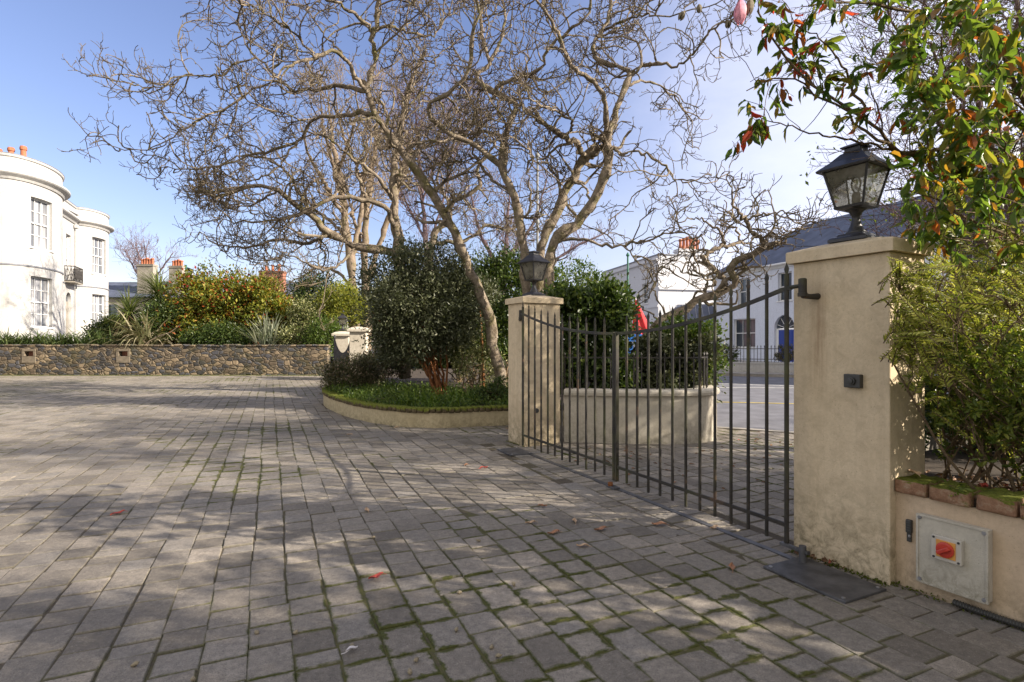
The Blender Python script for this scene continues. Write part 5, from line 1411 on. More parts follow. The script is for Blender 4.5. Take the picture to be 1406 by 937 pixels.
def photinia():
    """broad-leaved evergreen: limbs reaching out over the pillar, leaves in rosettes at the shoot tips"""
    rng = np.random.default_rng(230); base = np.array([3.9, 3.4, .5])
    r = empty('photinia_tree', base, 'large leaved evergreen with red young leaves overhanging the lantern on the big pillar', 'tree')
    limb_px = [[(1500, 520, 3.9), (1430, 360, 3.7), (1340, 305, 3.6), (1260, 262, 3.5), (1215, 262, 3.45)],
               [(1500, 480, 3.9), (1420, 250, 3.6), (1330, 200, 3.5), (1240, 212, 3.4), (1190, 165, 3.3), (1120, 118, 3.2), (1065, 60, 3.15), (1040, 15, 3.1)],
               [(1330, 200, 3.5), (1230, 205, 3.35), (1160, 150, 3.3), (1110, 120, 3.25), (1060, 105, 3.2), (1025, 125, 3.2)],
               [(1480, 380, 3.8), (1400, 120, 3.4), (1330, 40, 3.3), (1240, 15, 3.2), (1160, 5, 3.15), (1110, 8, 3.1)],
               [(1520, 300, 3.6), (1440, 60, 3.3), (1400, -60, 3.2), (1330, -120, 3.1)],
               [(1240, 212, 3.4), (1180, 195, 3.35), (1120, 185, 3.3), (1070, 168, 3.25), (1030, 160, 3.2)],
               [(1190, 165, 3.3), (1150, 80, 3.25), (1110, 45, 3.2), (1080, 30, 3.2)],
               [(1430, 360, 3.7), (1390, 330, 3.2), (1340, 330, 3.0), (1290, 320, 2.95)],
               [(1420, 250, 3.6), (1400, 240, 3.1), (1380, 200, 2.9), (1360, 130, 2.85)],
               [(1330, 200, 3.5), (1300, 120, 3.2), (1290, 60, 3.05), (1270, 20, 2.95)],
               [(1460, 330, 3.7), (1440, 290, 3.0), (1410, 280, 2.8), (1370, 270, 2.75)],
               [(1480, 250, 3.6), (1420, 160, 3.1), (1350, 120, 2.95), (1290, 150, 2.9), (1255, 185, 2.85)], [(1500, 150, 3.5), (1430, 40, 3.0), (1360, 30, 2.85), (1300, 75, 2.8)],
               [(1500, 200, 3.5), (1440, 170, 3.2), (1400, 190, 3.1), (1350, 230, 3.0)],
               [(1440, 370, 3.7), (1380, 310, 3.4), (1315, 285, 3.3), (1272, 290, 3.25), (1244, 318, 3.2)], [(1330, 200, 3.5), (1300, 215, 3.4), (1270, 235, 3.35), (1248, 268, 3.3)]]
    r0s = [.020, .022, .013, .022, .022, .009, .009, .009, .010, .009, .009, .009, .010, .009, .009, .008]
    tr = MB(); tubes(tr, catmull([base, base+np.array([.05, .1, .9]), P(1500, 480, 3.9)], 8), np.linspace(.06, .03, 8), 8)
    tubes(tr, catmull([base, base+np.array([.15, .0, 1.2]), P(1520, 300, 3.6)], 8), np.linspace(.05, .025, 8), 8)
    part('trunk', tr, MATS['bark_shrub'], r, True)
    N_ = 22; LQ = np.array([catmull([P(*q) for q in l], N_) for l in limb_px]); LQ[:, 1:-1] += rng.standard_normal((len(LQ), N_-2, 3))*.008
    LR = np.array([a*np.linspace(1, .22, N_) for a in r0s])
    b = MB(); tubes(b, LQ, LR, 7)
    c1, r1 = sprout(rng, LQ, LR, 7, (.22, .6), 8, (30, 75), .16, .04, .5, .0026, .15, rmax=.006)
    tubes(b, c1, r1, 5)
    c2, r2 = sprout(rng, c1, r1, 9, (.08, .24), 5, (30, 70), .16, .06, .7, .0018, .3); tubes(b, c2, r2, 4)
    part('branch', b, MATS['bark_purple'] if False else MATS['bark_shrub'], r, True)
    tips = np.vstack([c1[:, -1], c2[:, -1], c2[:, -1]]); td = np.vstack([c1[:, -1]-c1[:, -2], c2[:, -1]-c2[:, -2], c2[:, -1]-c2[:, -2]])
    px = CX+F*tips[:, 0]/tips[:, 1]; py = CY-F*(tips[:, 2]-CAMH)/tips[:, 1]
    ok = (px > 1003) & ~((px > 1085) & (px < 1235) & (py > 172) & (py < 345)); tips, td = tips[ok], nrm(td[ok])
    kp = (CX+F*tips[:, 0]/tips[:, 1] > 1185) | (rng.random(len(tips)) < .8); px = px[ok][kp]; ok = np.ones(len(px), bool); tips, td = tips[kp], td[kp]
    i = np.repeat(np.arange(len(tips)), 3); u = nrm(rng.standard_normal((len(i), 3)))
    p = tips[i]-td[i]*rng.uniform(0, .11, len(i))[:, None]; d = td[i]*.45+u*.7+np.array([0, 0, -.8])
    pxi = px[ok][i]; redk = pxi < 1185
    size = rng.uniform(.06, .125, len(i))
    L = MB(); leaves(L, rng, p[redk], d[redk], size[redk]*.92, .33, 1, fold=.35, curl=.2); part('foliage', L, MATS['leaf_photinia'], r, label='red tinted young leaves at the outer shoots')
    L = MB(); leaves(L, rng, p[~redk], d[~redk], size[~redk]*.98, .38, 1, fold=.35, curl=.2); part('foliage', L, MATS['leaf_photinia_green'], r)
photinia()

def twig_tree():
    """dense small-twigged tree behind the photinia"""
    rng = np.random.default_rng(240); base = np.array([6.6, 6.3, .0])
    r = empty('twiggy_tree', base, 'bare tree with dense purplish brown twigs behind the large leaved evergreen', 'tree')
    limbs = [[(1440, 470, 6.4), (1425, 260, 6.3), (1400, 100, 6.2), (1390, -80, 6.1)], [(1445, 420, 6.4), (1370, 240, 6.2), (1330, 100, 6.0), (1300, -60, 6.)],
             [(1440, 440, 6.4), (1350, 330, 6.), (1290, 270, 5.8), (1225, 200, 5.6)], [(1370, 240, 6.2), (1310, 190, 6.), (1250, 90, 5.9), (1210, -10, 5.8)],
             [(1440, 460, 6.4), (1480, 250, 6.5), (1490, 50, 6.5), (1500, -90, 6.5)], [(1330, 160, 6.1), (1280, 60, 5.6), (1260, -40, 5.4)], [(1430, 300, 6.3), (1360, 330, 5.8), (1290, 340, 5.6), (1240, 320, 5.5)],
             [(1425, 260, 6.3), (1380, 140, 6.6), (1340, 20, 6.8), (1330, -70, 6.8)]]
    N_ = 18; Q = np.array([catmull([P(*q) for q in l], N_) for l in limbs]); Q[:, 1:] += rng.standard_normal((len(Q), N_-1, 3))*.025
    R = np.array([a*np.linspace(1, .25, N_) for a in (.055, .06, .03, .03, .05, .02, .025, .03)])
    t = MB(); tubes(t, catmull([base, base+np.array([-.15, .05, 1.])*1., P(1440, 440, 6.4)], 8), np.linspace(.13, .07, 8), 10); tubes(t, Q, R, 7); part('trunk', t, MATS['bark_shrub'], r, True)
    c1, r1 = sprout(rng, Q, R, 9, (.6, 1.6), 10, (25, 70), .14, .05, .4, .006, .12, rmax=.014)
    c2, r2 = sprout(rng, c1, r1, 11, (.25, .8), 7, (25, 70), .14, .05, .6, .0035, .1)
    c3, r3 = sprout(rng, c2, r2, 10, (.1, .35), 4, (30, 70), .14, .03, .6, .0024, .1)
    b = MB(); tubes(b, c1, r1, 5); tubes(b, c2, r2, 4); tubes(b, c3, r3, 3); part('crown', b, MATS['bark_purple'], r)
    sel = rng.random(len(c3)) < .34; tp = c3[sel][:, -1]; i = np.repeat(np.arange(len(tp)), 2)
    L = MB(); leaves(L, rng, tp[i]+rng.standard_normal((len(i), 3))*.03, rng.standard_normal((len(i), 3))+[0, 0, -.2], rng.uniform(.03, .075, len(i)), .45, 0); part('leaf', L, MATS['leaf_small'], r)
twig_tree()
# litter under the border plants
rng = np.random.default_rng(250); m = MB(); n = 700
s = rng.uniform(-.1, 2.2, n); o = rng.uniform(.16, .9, n); p2 = W0+wd*s[:, None]+po*o[:, None]
leaves(m, rng, np.column_stack([p2, .505+rng.random(n)*.06]), rng.standard_normal((n, 3))*[1, 1, .25], rng.uniform(.03, .075, n), .4, 1)
single('leaf_litter', m, MATS['leaf_litter'], kind='stuff', loc=np.array([2.6, 2.9, .5]))

# weeds and wind-blown leaves gathered along the foot of the walls and pillars
m = MB(); n = 900; s = rng.uniform(-.02, 3., n); o = -np.abs(rng.normal(0, .028, n))-.003; p2 = W0+wd*s[:, None]+po*o[:, None]
q = np.vstack([p2, RC+pg*rng.uniform(0, .6, 420)[:, None]-po*np.abs(rng.normal(0, .022, 420))[:, None], RC+po*rng.uniform(0, .07, 60)[:, None]-pg*np.abs(rng.normal(0, .02, 60))[:, None], LC+pg*rng.uniform(-.02, .46, 200)[:, None]-po*np.abs(rng.normal(0, .03, 200))[:, None]])
den = rng.random(len(q)) < .35+.65*(np.sin(q[:, 0]*23)*np.sin(q[:, 1]*17) > 0); q = q[den]; n = len(q)
leaves(m, rng, np.column_stack([q, rng.uniform(.0, .012, n)]), rng.standard_normal((n, 3))*[1, 1, .6]+[0, 0, .5], rng.uniform(.008, .022, n), .55, 0)
single('moss', m, MATS['moss'], kind='stuff', loc=np.array([2.2, 3.1, 0]))
m = MB(); n = 34; q = RC+pg*rng.uniform(.2, .58, n)[:, None]-po*np.abs(rng.normal(.015, .02, n))[:, None]
leaves(m, rng, np.column_stack([q, rng.uniform(.004, .03, n)]), rng.standard_normal((n, 3))*[1, 1, .2], rng.uniform(.03, .07, n), .4, 1); single('leaf_litter', m, MATS['leaf_litter'], kind='stuff', loc=np.array([2., 3.4, 0]))

shrub('forecourt_bush', 'small dark bush at the left end of the low white forecourt wall', 'bush', (*G(996, 25.5)[:2], 0), P(996, 490, 25.5), (.5, .4, .55), 40, 45, .09, 'leaf_dark', 260)
shrub('flower_tub', 'pinkish flowering bush before the blue arched door', 'bush', (*G(1082, 26)[:2], 0), P(1082, 490, 26), (.55, .4, .5), 40, 45, .09, 'leaf_bronze', 261)
# ================================================================== bare trees
def zigzag(rng, Q, amp):
    k = rng.standard_normal(Q.shape)*amp; k[:, 0] = 0
    return Q+k

def bare_tree(name, label, base, limbs, seed, bark='bark_magnolia', twig='bark_twig', dens=(2.6, 5., 9., 5.), lens=((.7, 2.0), (.35, .95), (.12, .36), (.05, .11)), zig=.16, amp=.02, rtw=.0055, up=.10, N_=26, drop=None):
    rng = np.random.default_rng(seed); r = empty(name, base, label, 'tree')
    Q = np.array([catmull([P(*q) if q[2] > 0 else q for q in l[0]], N_) for l in limbs]); Q = zigzag(rng, Q, amp)
    R = np.array([l[1]*(np.linspace(1, 0, N_)**.8)+l[2]*(1-np.linspace(1, 0, N_)**.8) for l in limbs])
    R *= .9*(1+.15*rng.standard_normal(R.shape))
    t = MB(); tubes(t, Q, R, 10); part('trunk', t, MATS[bark], r, True)
    tmin = np.array([l[3] if len(l) > 3 else .2 for l in limbs])
    cs, rs = [], []
    for tm in sorted(set(tmin)):
        s = tmin == tm
        c, q = sprout(rng, Q[s], R[s], dens[0], lens[0], 12, (35, 80), .13, up*.5, .52, .0145, tm, 1., zig*1.5, .04); cs.append(c); rs.append(q)
        e = walk(rng, Q[s][:, -1], Q[s][:, -1]-Q[s][:, -2], np.full(s.sum(), .45), 12, .16, up, zig); cs.append(e); rs.append(R[s][:, -1:]*np.linspace(1, .4, 12)[None])
    c1, r1 = np.vstack(cs), np.vstack(rs)
    c2, r2 = sprout(rng, c1, r1, dens[1], lens[1], 9, (35, 75), .15, up, .60, .0085, .15, 1., zig*1.8, .02)
    c3, r3 = sprout(rng, c2, r2, dens[2], lens[2], 6, (35, 75), .16, up*1.5, .66, rtw, .15, 1., zig*1.8, .009)
    c4, r4 = sprout(rng, c3, r3, dens[3], lens[3], 3, (30, 60), .1, up*2, .85, rtw, .3)
    b = MB(); tubes(b, c1, r1, 6, 1); tubes(b, c2, r2, 5); tubes(b, c3, r3, 4); tubes(b, c4, r4*1.05, 3)
    part('crown', b, [MATS[twig], MATS[bark]], r)
    print(name, len(c1), len(c2), len(c3), len(c4))
    return r

# the leaning magnolia in the planted bed
d0 = 11.3
bare_tree('leaning_magnolia', 'bare magnolia with one long trunk leaning left out of the planted bed', (*G(690, d0)[:2], .2), [
    ([(692, 545, d0), (684, 500, d0), (672, 440, d0), (650, 380, d0-.1), (625, 320, d0-.2), (585, 255, d0-.4), (545, 200, d0-.6), (515, 152, d0-.7), (504, 118, d0-.8)], .128, .066, .5),
    ([(504, 124, d0-.8), (514, 75, d0-.9), (513, 45, d0-1.), (520, 0, d0-1.1), (516, -70, d0-1.2)], .06, .025, .1),
    ([(513, 45, d0-1.), (490, 22, d0-1.2), (470, 8, d0-1.4), (430, -12, d0-1.6), (395, -45, d0-1.8)], .04, .016, .1),
    ([(513, 40, d0-1.), (545, 38, d0-.8), (590, 50, d0-.6), (618, 20, d0-.5)], .035, .014, .1),
    ([(503, 128, d0-.8), (488, 105, d0-1.), (474, 80, d0-1.2), (459, 71, d0-1.4), (432, 81, d0-1.6), (405, 88, d0-1.8), (375, 110, d0-2.)], .048, .014, .2),
    ([(505, 126, d0-.8), (480, 121, d0-.8), (459, 121, d0-.7), (424, 122, d0-.6), (401, 125, d0-.5), (386, 113, d0-.5), (367, 92, d0-.4), (345, 72, d0-.3), (330, 45, d0-.2)], .045, .012, .2),
    ([(351, 79, d0-.4), (328, 86, d0-.5), (305, 104, d0-.5), (278, 106, d0-.5), (251, 104, d0-.5), (228, 119, d0-.5), (198, 120, d0-.5), (170, 104, d0-.5)], .024, .006, .1),
    ([(386, 112, d0-.5), (362, 116, d0-.6), (340, 127, d0-.7), (313, 147, d0-.8), (267, 170, d0-.9), (217, 200, d0-1.), (178, 207, d0-1.), (150, 200, d0-1.)], .024, .006, .1),
    ([(513, 158, d0-.7), (490, 156, d0-.4), (467, 159, d0-.2), (436, 161, d0), (425, 172, d0+.1), (413, 190, d0+.2), (386, 204, d0+.3), (359, 209, d0+.3), (320, 222, d0+.3), (270, 232, d0+.3), (215, 230, d0+.3)], .05, .007, .2),
    ([(413, 190, d0+.2), (380, 230, d0+.3), (345, 250, d0+.3), (300, 262, d0+.4), (255, 258, d0+.4)], .028, .006, .1),
    ([(432, 81, d0-1.6), (410, 50, d0-1.9), (380, 30, d0-2.1), (350, 10, d0-2.2), (310, 2, d0-2.3)], .022, .006, .1),
    ([(545, 200, d0-.6), (560, 150, d0-.2), (585, 120, d0+.2), (600, 80, d0+.4)], .03, .010, .1),
    ([(474, 80, d0-1.2), (440, 40, d0-1.), (420, 5, d0-.9), (415, -40, d0-.8)], .024, .008, .1),
], 301, rtw=.0062, dens=(4.4, 6.4, 7.0, 2.2))

# the twin magnolia behind the cream pillar
d1 = 10.6
ph = lambda x, y: (560+.3843*x, .3843*y)
def L2(pts, da, db): 
    n = len(pts); return [(*ph(x, y), da+(db-da)*i/(n-1)) for i, (x, y) in enumerate(pts)]
bare_tree('forked_magnolia', 'large bare magnolia with three crooked trunks rising behind the lantern on the cream pillar', (*G(742, d1)[:2], .2), [
    (L2([(430, 1300), (425, 1100), (415, 900), (400, 780), (375, 690), (340, 600)], d1, d1-.2), .12, .075, .7),
    (L2([(340, 600), (250, 530), (150, 480), (100, 440), (70, 395), (78, 372), (130, 345), (180, 300), (225, 230), (225, 160), (245, 90), (250, 0), (230, -120)], d1-.2, d1-1.6), .062, .018, .1),
    (L2([(340, 600), (350, 520), (360, 450), (392, 378), (330, 345), (260, 300), (246, 265), (290, 225), (270, 150), (262, 80), (265, 0), (270, -130)], d1-.2, d1+1.), .072, .02, .1),
    (L2([(310, 335), (350, 290), (420, 270), (480, 240), (490, 190), (540, 140), (610, 90), (650, 30), (660, -90)], d1+.2, d1-1.), .045, .016, .1),
    (L2([(290, 225), (330, 150), (345, 60), (340, -20), (360, -140)], d1+.6, d1+1.4), .035, .015, .1),
    (L2([(470, 1280), (470, 1050), (475, 900), (520, 780), (550, 700), (600, 620), (625, 575)], d1+.1, d1+.3), .13, .085, .7),
    (L2([(625, 575), (605, 520), (560, 490), (490, 440)], d1+.3, d1-.3), .065, .055, .3),
    (L2([(560, 490), (590, 440), (540, 400), (480, 380), (430, 340)], d1, d1-1.6), .028, .010, .1),
    (L2([(500, 1280), (505, 1050), (510, 900), (540, 850), (600, 800), (660, 730), (695, 650), (720, 560), (710, 480)], d1-.2, d1-.5), .12, .085, .8),
    (L2([(625, 580), (660, 550), (695, 525), (715, 500)], d1+.3, d1-.4), .06, .06, .6),
    (L2([(710, 480), (745, 400), (780, 310), (790, 262), (740, 235), (680, 215), (665, 160), (700, 110), (720, 40), (735, -60), (720, -150)], d1-.5, d1+.6), .07, .02, .1),
    (L2([(710, 480), (705, 400), (700, 340), (640, 275), (600, 250), (560, 180), (520, 90), (470, 20), (440, -80)], d1-.5, d1-1.9), .055, .016, .1),
    (L2([(790, 262), (860, 230), (960, 235), (1020, 190), (1080, 110), (1140, 70)], d1, d1-1.4), .04, .010, .1),
    (L2([(720, 540), (770, 545), (830, 550), (900, 575), (960, 640), (1010, 660)], d1-.5, d1-1.), .034, .010, .1),
    (L2([(780, 310), (850, 290), (930, 330), (1000, 400), (1060, 430)], d1-.2, d1+.8), .03, .008, .1),
    (L2([(700, 110), (800, 60), (880, 50), (920, -20), (960, -100)], d1+.5, d1-.8), .03, .010, .1),
    (L2([(660, 730), (620, 660), (540, 640), (500, 600), (490, 660)], d1-.4, d1+1.), .026, .010, .1),
    (L2([(540, 850), (640, 860), (720, 880), (820, 870), (900, 840), (980, 830)], d1-.3, d1-1.), .035, .010, .2),
    (L2([(400, 780), (440, 740), (430, 600), (450, 560), (380, 480), (410, 420)], d1-.1, d1-1.2), .028, .009, .1),
    (L2([(375, 690), (300, 640), (230, 540), (250, 430), (220, 350), (210, 300)], d1, d1+1.6), .035, .010, .1),
], 302, rtw=.0062, dens=(4.4, 6.0, 6.6, 2.2))

# the low limb of the magnolia behind the hedge
d2 = 9.6; q5 = lambda x, y: (860+.2775*x, 280+.2775*y)
def L3(pts, da, db):
    n = len(pts); return [(*q5(x, y), da+(db-da)*i/(n-1)) for i, (x, y) in enumerate(pts)]
bare_tree('sprawling_magnolia', 'low magnolia limb twisting up to the right over the curved boundary wall', (*G(868, d2)[:2], .2), [
    ([(862, 560, d2), (868, 505, d2), (880, 468, d2), (899, 449, d2), (924, 431, d2), (952, 417, d2), (971, 407, d2), (993, 399, d2), (1011, 387, d2-.1), (1003, 370, d2-.2), (1004, 362, d2-.2), (1026, 351, d2-.3), (1054, 340, d2-.4), (1063, 335, d2-.4)], .105, .055, .5),
    (L3([(720, 215), (680, 180), (620, 140), (590, 90), (540, 40), (520, -60)], d2-.4, d2-.8), .045, .012, .05),
    (L3([(490, 430), (490, 390), (450, 340), (380, 280), (420, 240), (500, 205), (565, 190)], d2-.05, d2+.5), .06, .03, .2),
    (L3([(480, 210), (475, 150), (400, 90), (350, 70), (280, 90)], d2+.4, d2+.6), .03, .010, .1),
    (L3([(330, 480), (350, 440), (430, 400), (400, 370), (320, 350), (240, 300)], d2, d2-.8), .025, .008, .1),
    (L3([(190, 545), (150, 450), (110, 340), (60, 290), (10, 230)], d2, d2+.4), .022, .007, .2),
    (L3([(160, 570), (60, 470), (160, 330), (190, 250)], d2, d2-.6), .016, .006, .2),
    (L3([(590, 90), (650, 60), (720, 50), (800, 40), (880, 70)], d2-.6, d2-1.), .022, .007, .1),
    (L3([(680, 180), (740, 120), (820, 130), (900, 100)], d2-.5, d2-.2), .018, .006, .1),
    (L3([(565, 190), (540, 130), (480, 100), (500, 40), (560, 0)], d2+.5, d2+.9), .024, .008, .1),
], 303, dens=(4.2, 6., 7.5, 2.5), lens=((.4, 1.3), (.25, .7), (.1, .3), (.05, .1)))

# the old magnolia further back, its big limb sweeping left
d3 = 14.5
bare_tree('spreading_magnolia', 'old bare magnolia behind the big dark evergreen, one heavy limb sweeping far left', (*G(552, d3)[:2], .2), [
    ([(556, 520, d3), (552, 430, d3), (547, 345, d3), (544, 309, d3), (540, 260, d3), (548, 190, d3+.3), (560, 130, d3+.6), (575, 80, d3+.9)], .21, .04, .5),
    ([(550, 360, d3), (536, 345, d3), (489, 338, d3-.2), (452, 320, d3-.4), (427, 296, d3-.6), (402, 280, d3-.8), (380, 262, d3-1.), (340, 256, d3-1.1), (300, 270, d3-1.2), (270, 262, d3-1.2)], .13, .02, .25),
    ([(544, 315, d3), (536, 300, d3-.3), (530, 285, d3-.5), (505, 275, d3-.6), (460, 272, d3-.8), (430, 285, d3-1.), (395, 300, d3-1.1), (350, 305, d3-1.2), (300, 300, d3-1.2)], .08, .012, .2),
    ([(452, 320, d3-.4), (420, 335, d3-.2), (380, 330, d3), (340, 340, d3+.1), (300, 335, d3+.2), (275, 320, d3+.2)], .055, .010, .1),
    ([(427, 296, d3-.6), (400, 245, d3-.4), (370, 220, d3-.2), (330, 215, d3), (290, 235, d3)], .05, .012, .1),
    ([(540, 275, d3), (515, 240, d3-.6), (480, 215, d3-1.), (450, 190, d3-1.3), (420, 180, d3-1.5)], .06, .015, .1),
    ([(540, 260, d3), (560, 215, d3+.5), (600, 190, d3+.8), (620, 150, d3+1.)], .06, .015, .1),
    ([(590, 375, d3), (594, 334, d3), (598, 316, d3), (616, 305, d3), (619, 280, d3-.1), (641, 269, d3-.2), (659, 254, d3-.3), (656, 229, d3-.3), (680, 200, d3-.4)], .10, .03, .3),
    ([(556, 430, d3), (580, 400, d3), (590, 370, d3)], .12, .10, .9),
    ([(594, 334, d3), (640, 330, d3+.2), (670, 310, d3+.4), (700, 315, d3+.6), (730, 290, d3+.8)], .06, .012, .1),
    ([(619, 280, d3), (600, 250, d3+.2), (615, 210, d3+.3), (640, 180, d3+.4)], .045, .012, .1),
    ([(489, 338, d3-.2), (470, 360, d3-.6), (440, 370, d3-.9), (400, 352, d3-1.1), (360, 360, d3-1.2)], .045, .009, .1),
    ([(505, 275, d3-.6), (490, 235, d3-.3), (500, 195, d3), (480, 160, d3+.1)], .045, .012, .1),
    ([(380, 262, d3-1.), (350, 280, d3-.6), (320, 285, d3-.4), (285, 290, d3-.3)], .03, .008, .1),
], 304, dens=(4.8, 5.6, 5.6, 1.4), lens=((.8, 2.2), (.4, 1.1), (.16, .45), (.07, .14)), rtw=.0078)

# plane trees behind the far gateposts, and tall trees beyond
def plane(label, px, d, r0, pts, seed, bark='bark_pale', dens=(1.6, 2.6, 4.2, 1.2), name='plane_tree', twig='bark_pale', lens=((1.5, 3.5), (.8, 1.8), (.3, .8), (.12, .25)), rtw=.010, up=.16):
    L = [([(x, y, d+o) for x, y, o in l], a, b, t) for l, a, b, t in pts]
    return bare_tree(name, label, (*G(px, d)[:2], 0), L, seed, bark, twig, dens, lens, .08, .03, rtw, up)
plane('pale barked tree with a curved low branch behind the yellow variegated bush', 484, 26, .3, [
    ([(487, 480, 0), (485, 421, 0), (484, 380, 0), (480, 345, 0), (474, 300, 0), (465, 240, 0), (455, 180, 0), (450, 130, 0)], .34, .02, .4), ([(470, 270, 0), (455, 220, -1.5), (445, 180, -2.6), (440, 140, -3.4)], .12, .03, .1), ([(474, 300, 0), (445, 250, -2), (425, 215, -3.4), (415, 180, -4.2)], .12, .03, .1), ([(465, 240, 0), (480, 190, -2), (490, 150, -3.6), (485, 110, -4.4)], .1, .03, .1),
    ([(483, 400, 0), (470, 378, .2), (450, 368, .3), (430, 372, .4), (405, 385, .5), (385, 395, .5)], .09, .02, .2),
    ([(482, 360, 0), (495, 300, .4), (500, 240, .6), (505, 180, .8)], .16, .04, .2), ([(478, 330, 0), (450, 300, .4), (425, 290, .6), (395, 300, .8)], .1, .03, .1)], 310)
plane('pale straight trunked tree right of the curved branch tree, behind the far gateposts', 505, 27.5, .3, [
    ([(503, 480, 0), (502, 420, 0), (500, 350, 0), (503, 290, 0), (512, 220, 0), (520, 150, 0), (525, 110, 0)], .28, .02, .4), ([(503, 290, 0), (490, 230, -2), (470, 180, -3.4), (462, 140, -4)], .12, .03, .1),
    ([(501, 400, 0), (515, 355, .4), (530, 310, .6), (550, 250, .9), (565, 190, 1.)], .2, .05, .2), ([(500, 350, 0), (485, 300, .5), (470, 240, .8), (440, 200, 1.)], .12, .03, .1)], 311)
plane('tall hazy purplish tree far behind the magnolias', 575, 46, .3, [
    ([(590, 470, 0), (588, 380, 0), (582, 300, 0), (575, 220, 0), (570, 150, 0), (566, 105, 0)], .3, .03, .2),
    ([(586, 350, 0), (610, 270, 1), (630, 190, 1.5), (640, 130, 2)], .12, .03, .1), ([(584, 330, 0), (550, 260, 1), (530, 190, 1.5), (520, 130, 2)], .12, .03, .1),
    ([(580, 280, 0), (600, 200, -1), (605, 130, -1.5)], .1, .03, .1), ([(580, 280, 0), (560, 200, -1), (545, 140, -1.5)], .1, .03, .1),
    ([(575, 240, 0), (620, 210, -1), (660, 150, -1.5)], .1, .03, .1)], 312, 'bark_purple', (2.2, 2.8, 3.6, 1.), 'tall_tree', 'bark_purple', ((2, 4.5), (1.2, 2.6), (.5, 1.2), (.2, .5)), .012, .2)
plane('thin bare tree behind the grey stone house on the left', 205, 75, .3, [
    ([(205, 440, 0), (204, 400, 0), (202, 365, 0), (198, 335, 0)], .3, .05, .3), ([(204, 400, 0), (185, 370, 1), (172, 345, 1.5)], .16, .05, .1), ([(204, 395, 0), (225, 365, -1), (238, 348, -1)], .16, .05, .1), ([(203, 380, 0), (190, 350, -1), (186, 335, -1)], .14, .05, .1)], 313, 'bark_purple', (2.4, 2.2, 1.6, .3), 'thin_tree', 'bark_purple', ((2, 4.5), (1., 2.4), (.5, 1.2), (.2, .5)), .018, .2)
plane('bare tree far behind the cream pillar, above the roadside evergreen', 690, 45, .3, [
    ([(690, 470, 0), (690, 400, 0), (695, 330, 0), (700, 260, 0)], .35, .06, .2), ([(690, 380, 0), (660, 320, 1), (645, 260, 1)], .2, .05, .1), ([(692, 360, 0), (730, 310, 1), (750, 250, 1)], .2, .05, .1), ([(690, 400, 0), (740, 370, -1), (790, 340, -1), (830, 320, -1)], .2, .05, .1)], 314, 'bark_purple', (1.8, 2.4, 3., .6), 'far_tree', 'bark_purple', ((2, 4), (1., 2.4), (.5, 1.2), (.2, .5)), .013, .2)
# slim cinnamon sapling in the bed
rng = np.random.default_rng(320); r = empty('slim_sapling', (*G(664, 11.9)[:2], .25), 'slim orange barked sapling stem just left of the leaning trunk', 'sapling')
m = MB(); tubes(m, catmull([(*G(664, 11.9)[:2], .25), P(662, 480, 11.9), P(660, 440, 11.9), P(655, 400, 12.)], 12), np.linspace(.035, .018, 12), 7); part('trunk', m, MATS['bark_orange'], r, True)
cen, out = clumps(rng, P(652, 402, 12.), (.5, .45, .4), 40, -.9, .4); part('crown', foliage(rng, cen, out, 60, .1, .07), MATS['leaf_holly'], r)
# ================================================================== poles, flags, cables, fallen leaves
def pole(name, label, cat, px, d, y0, y1, rad, mat):
    a = G(px, d); b = P(px, y1, d); r = empty(name, a, label, cat); m = MB()
    tubes(m, np.array([[*a[:2], 0], [*a[:2], b[2]*.4], [*a[:2], b[2]]]), np.array([rad*1.25, rad, rad*.8]), 8, cap=True); part('shaft', m, MATS[mat], r); return r, b
r, b = pole('slender_pole', 'slender grey pole rising between the crooked magnolia trunks', 'pole', 738, 13.5, 0, 215, .032, 'grey_pole')
m = MB(); lathe(m, [(.05, -.02), (.06, .02), (.03, .08), (.01, .1)], b, 10); part('finial', m, MATS['grey_pole'], r)
m = MB(); lathe(m, [(.045, -.04), (.05, 0), (.045, .04)], (b+np.array([0, 0, -1.6])), 10); part('collar', m, MATS['grey_pole'], r)
r, b = pole('green_pole', 'thin dark green pole in front of the white house across the road', 'pole', 862, 24, 0, 352, .05, 'green_pole')
m = MB(); lathe(m, [(.07, 0), (.08, .05), (.02, .16)], b, 10); part('finial', m, MATS['green_pole'], r)
r, b = pole('flagpole', 'green pole with a small dark flag rising behind the autumn coloured bush', 'flagpole', 255.5, 30, 0, 364, .06, 'green_pole')
m = MB(); x = np.linspace(0, 1, 9); V = []
for zz in (-.12, -.62): V += [b+np.array([.05+.34*u, .06*math.sin(u*7), zz-.12*u]) for u in x]
m.add(np.array(V), np.array([[k, k+1, k+10, k+9] for k in range(8)])); fl = part('flag', m, MATS['black_flag'], r)
m = MB(); V = []
for zz in (-.30, -.44): V += [b+np.array([.05+.35*u, .06*math.sin(u*7)-.012, zz-.12*u]) for u in x]
m.add(np.array(V), np.array([[k, k+1, k+10, k+9] for k in range(8)])); part('stripe', m, MATS['feather_white'], fl)
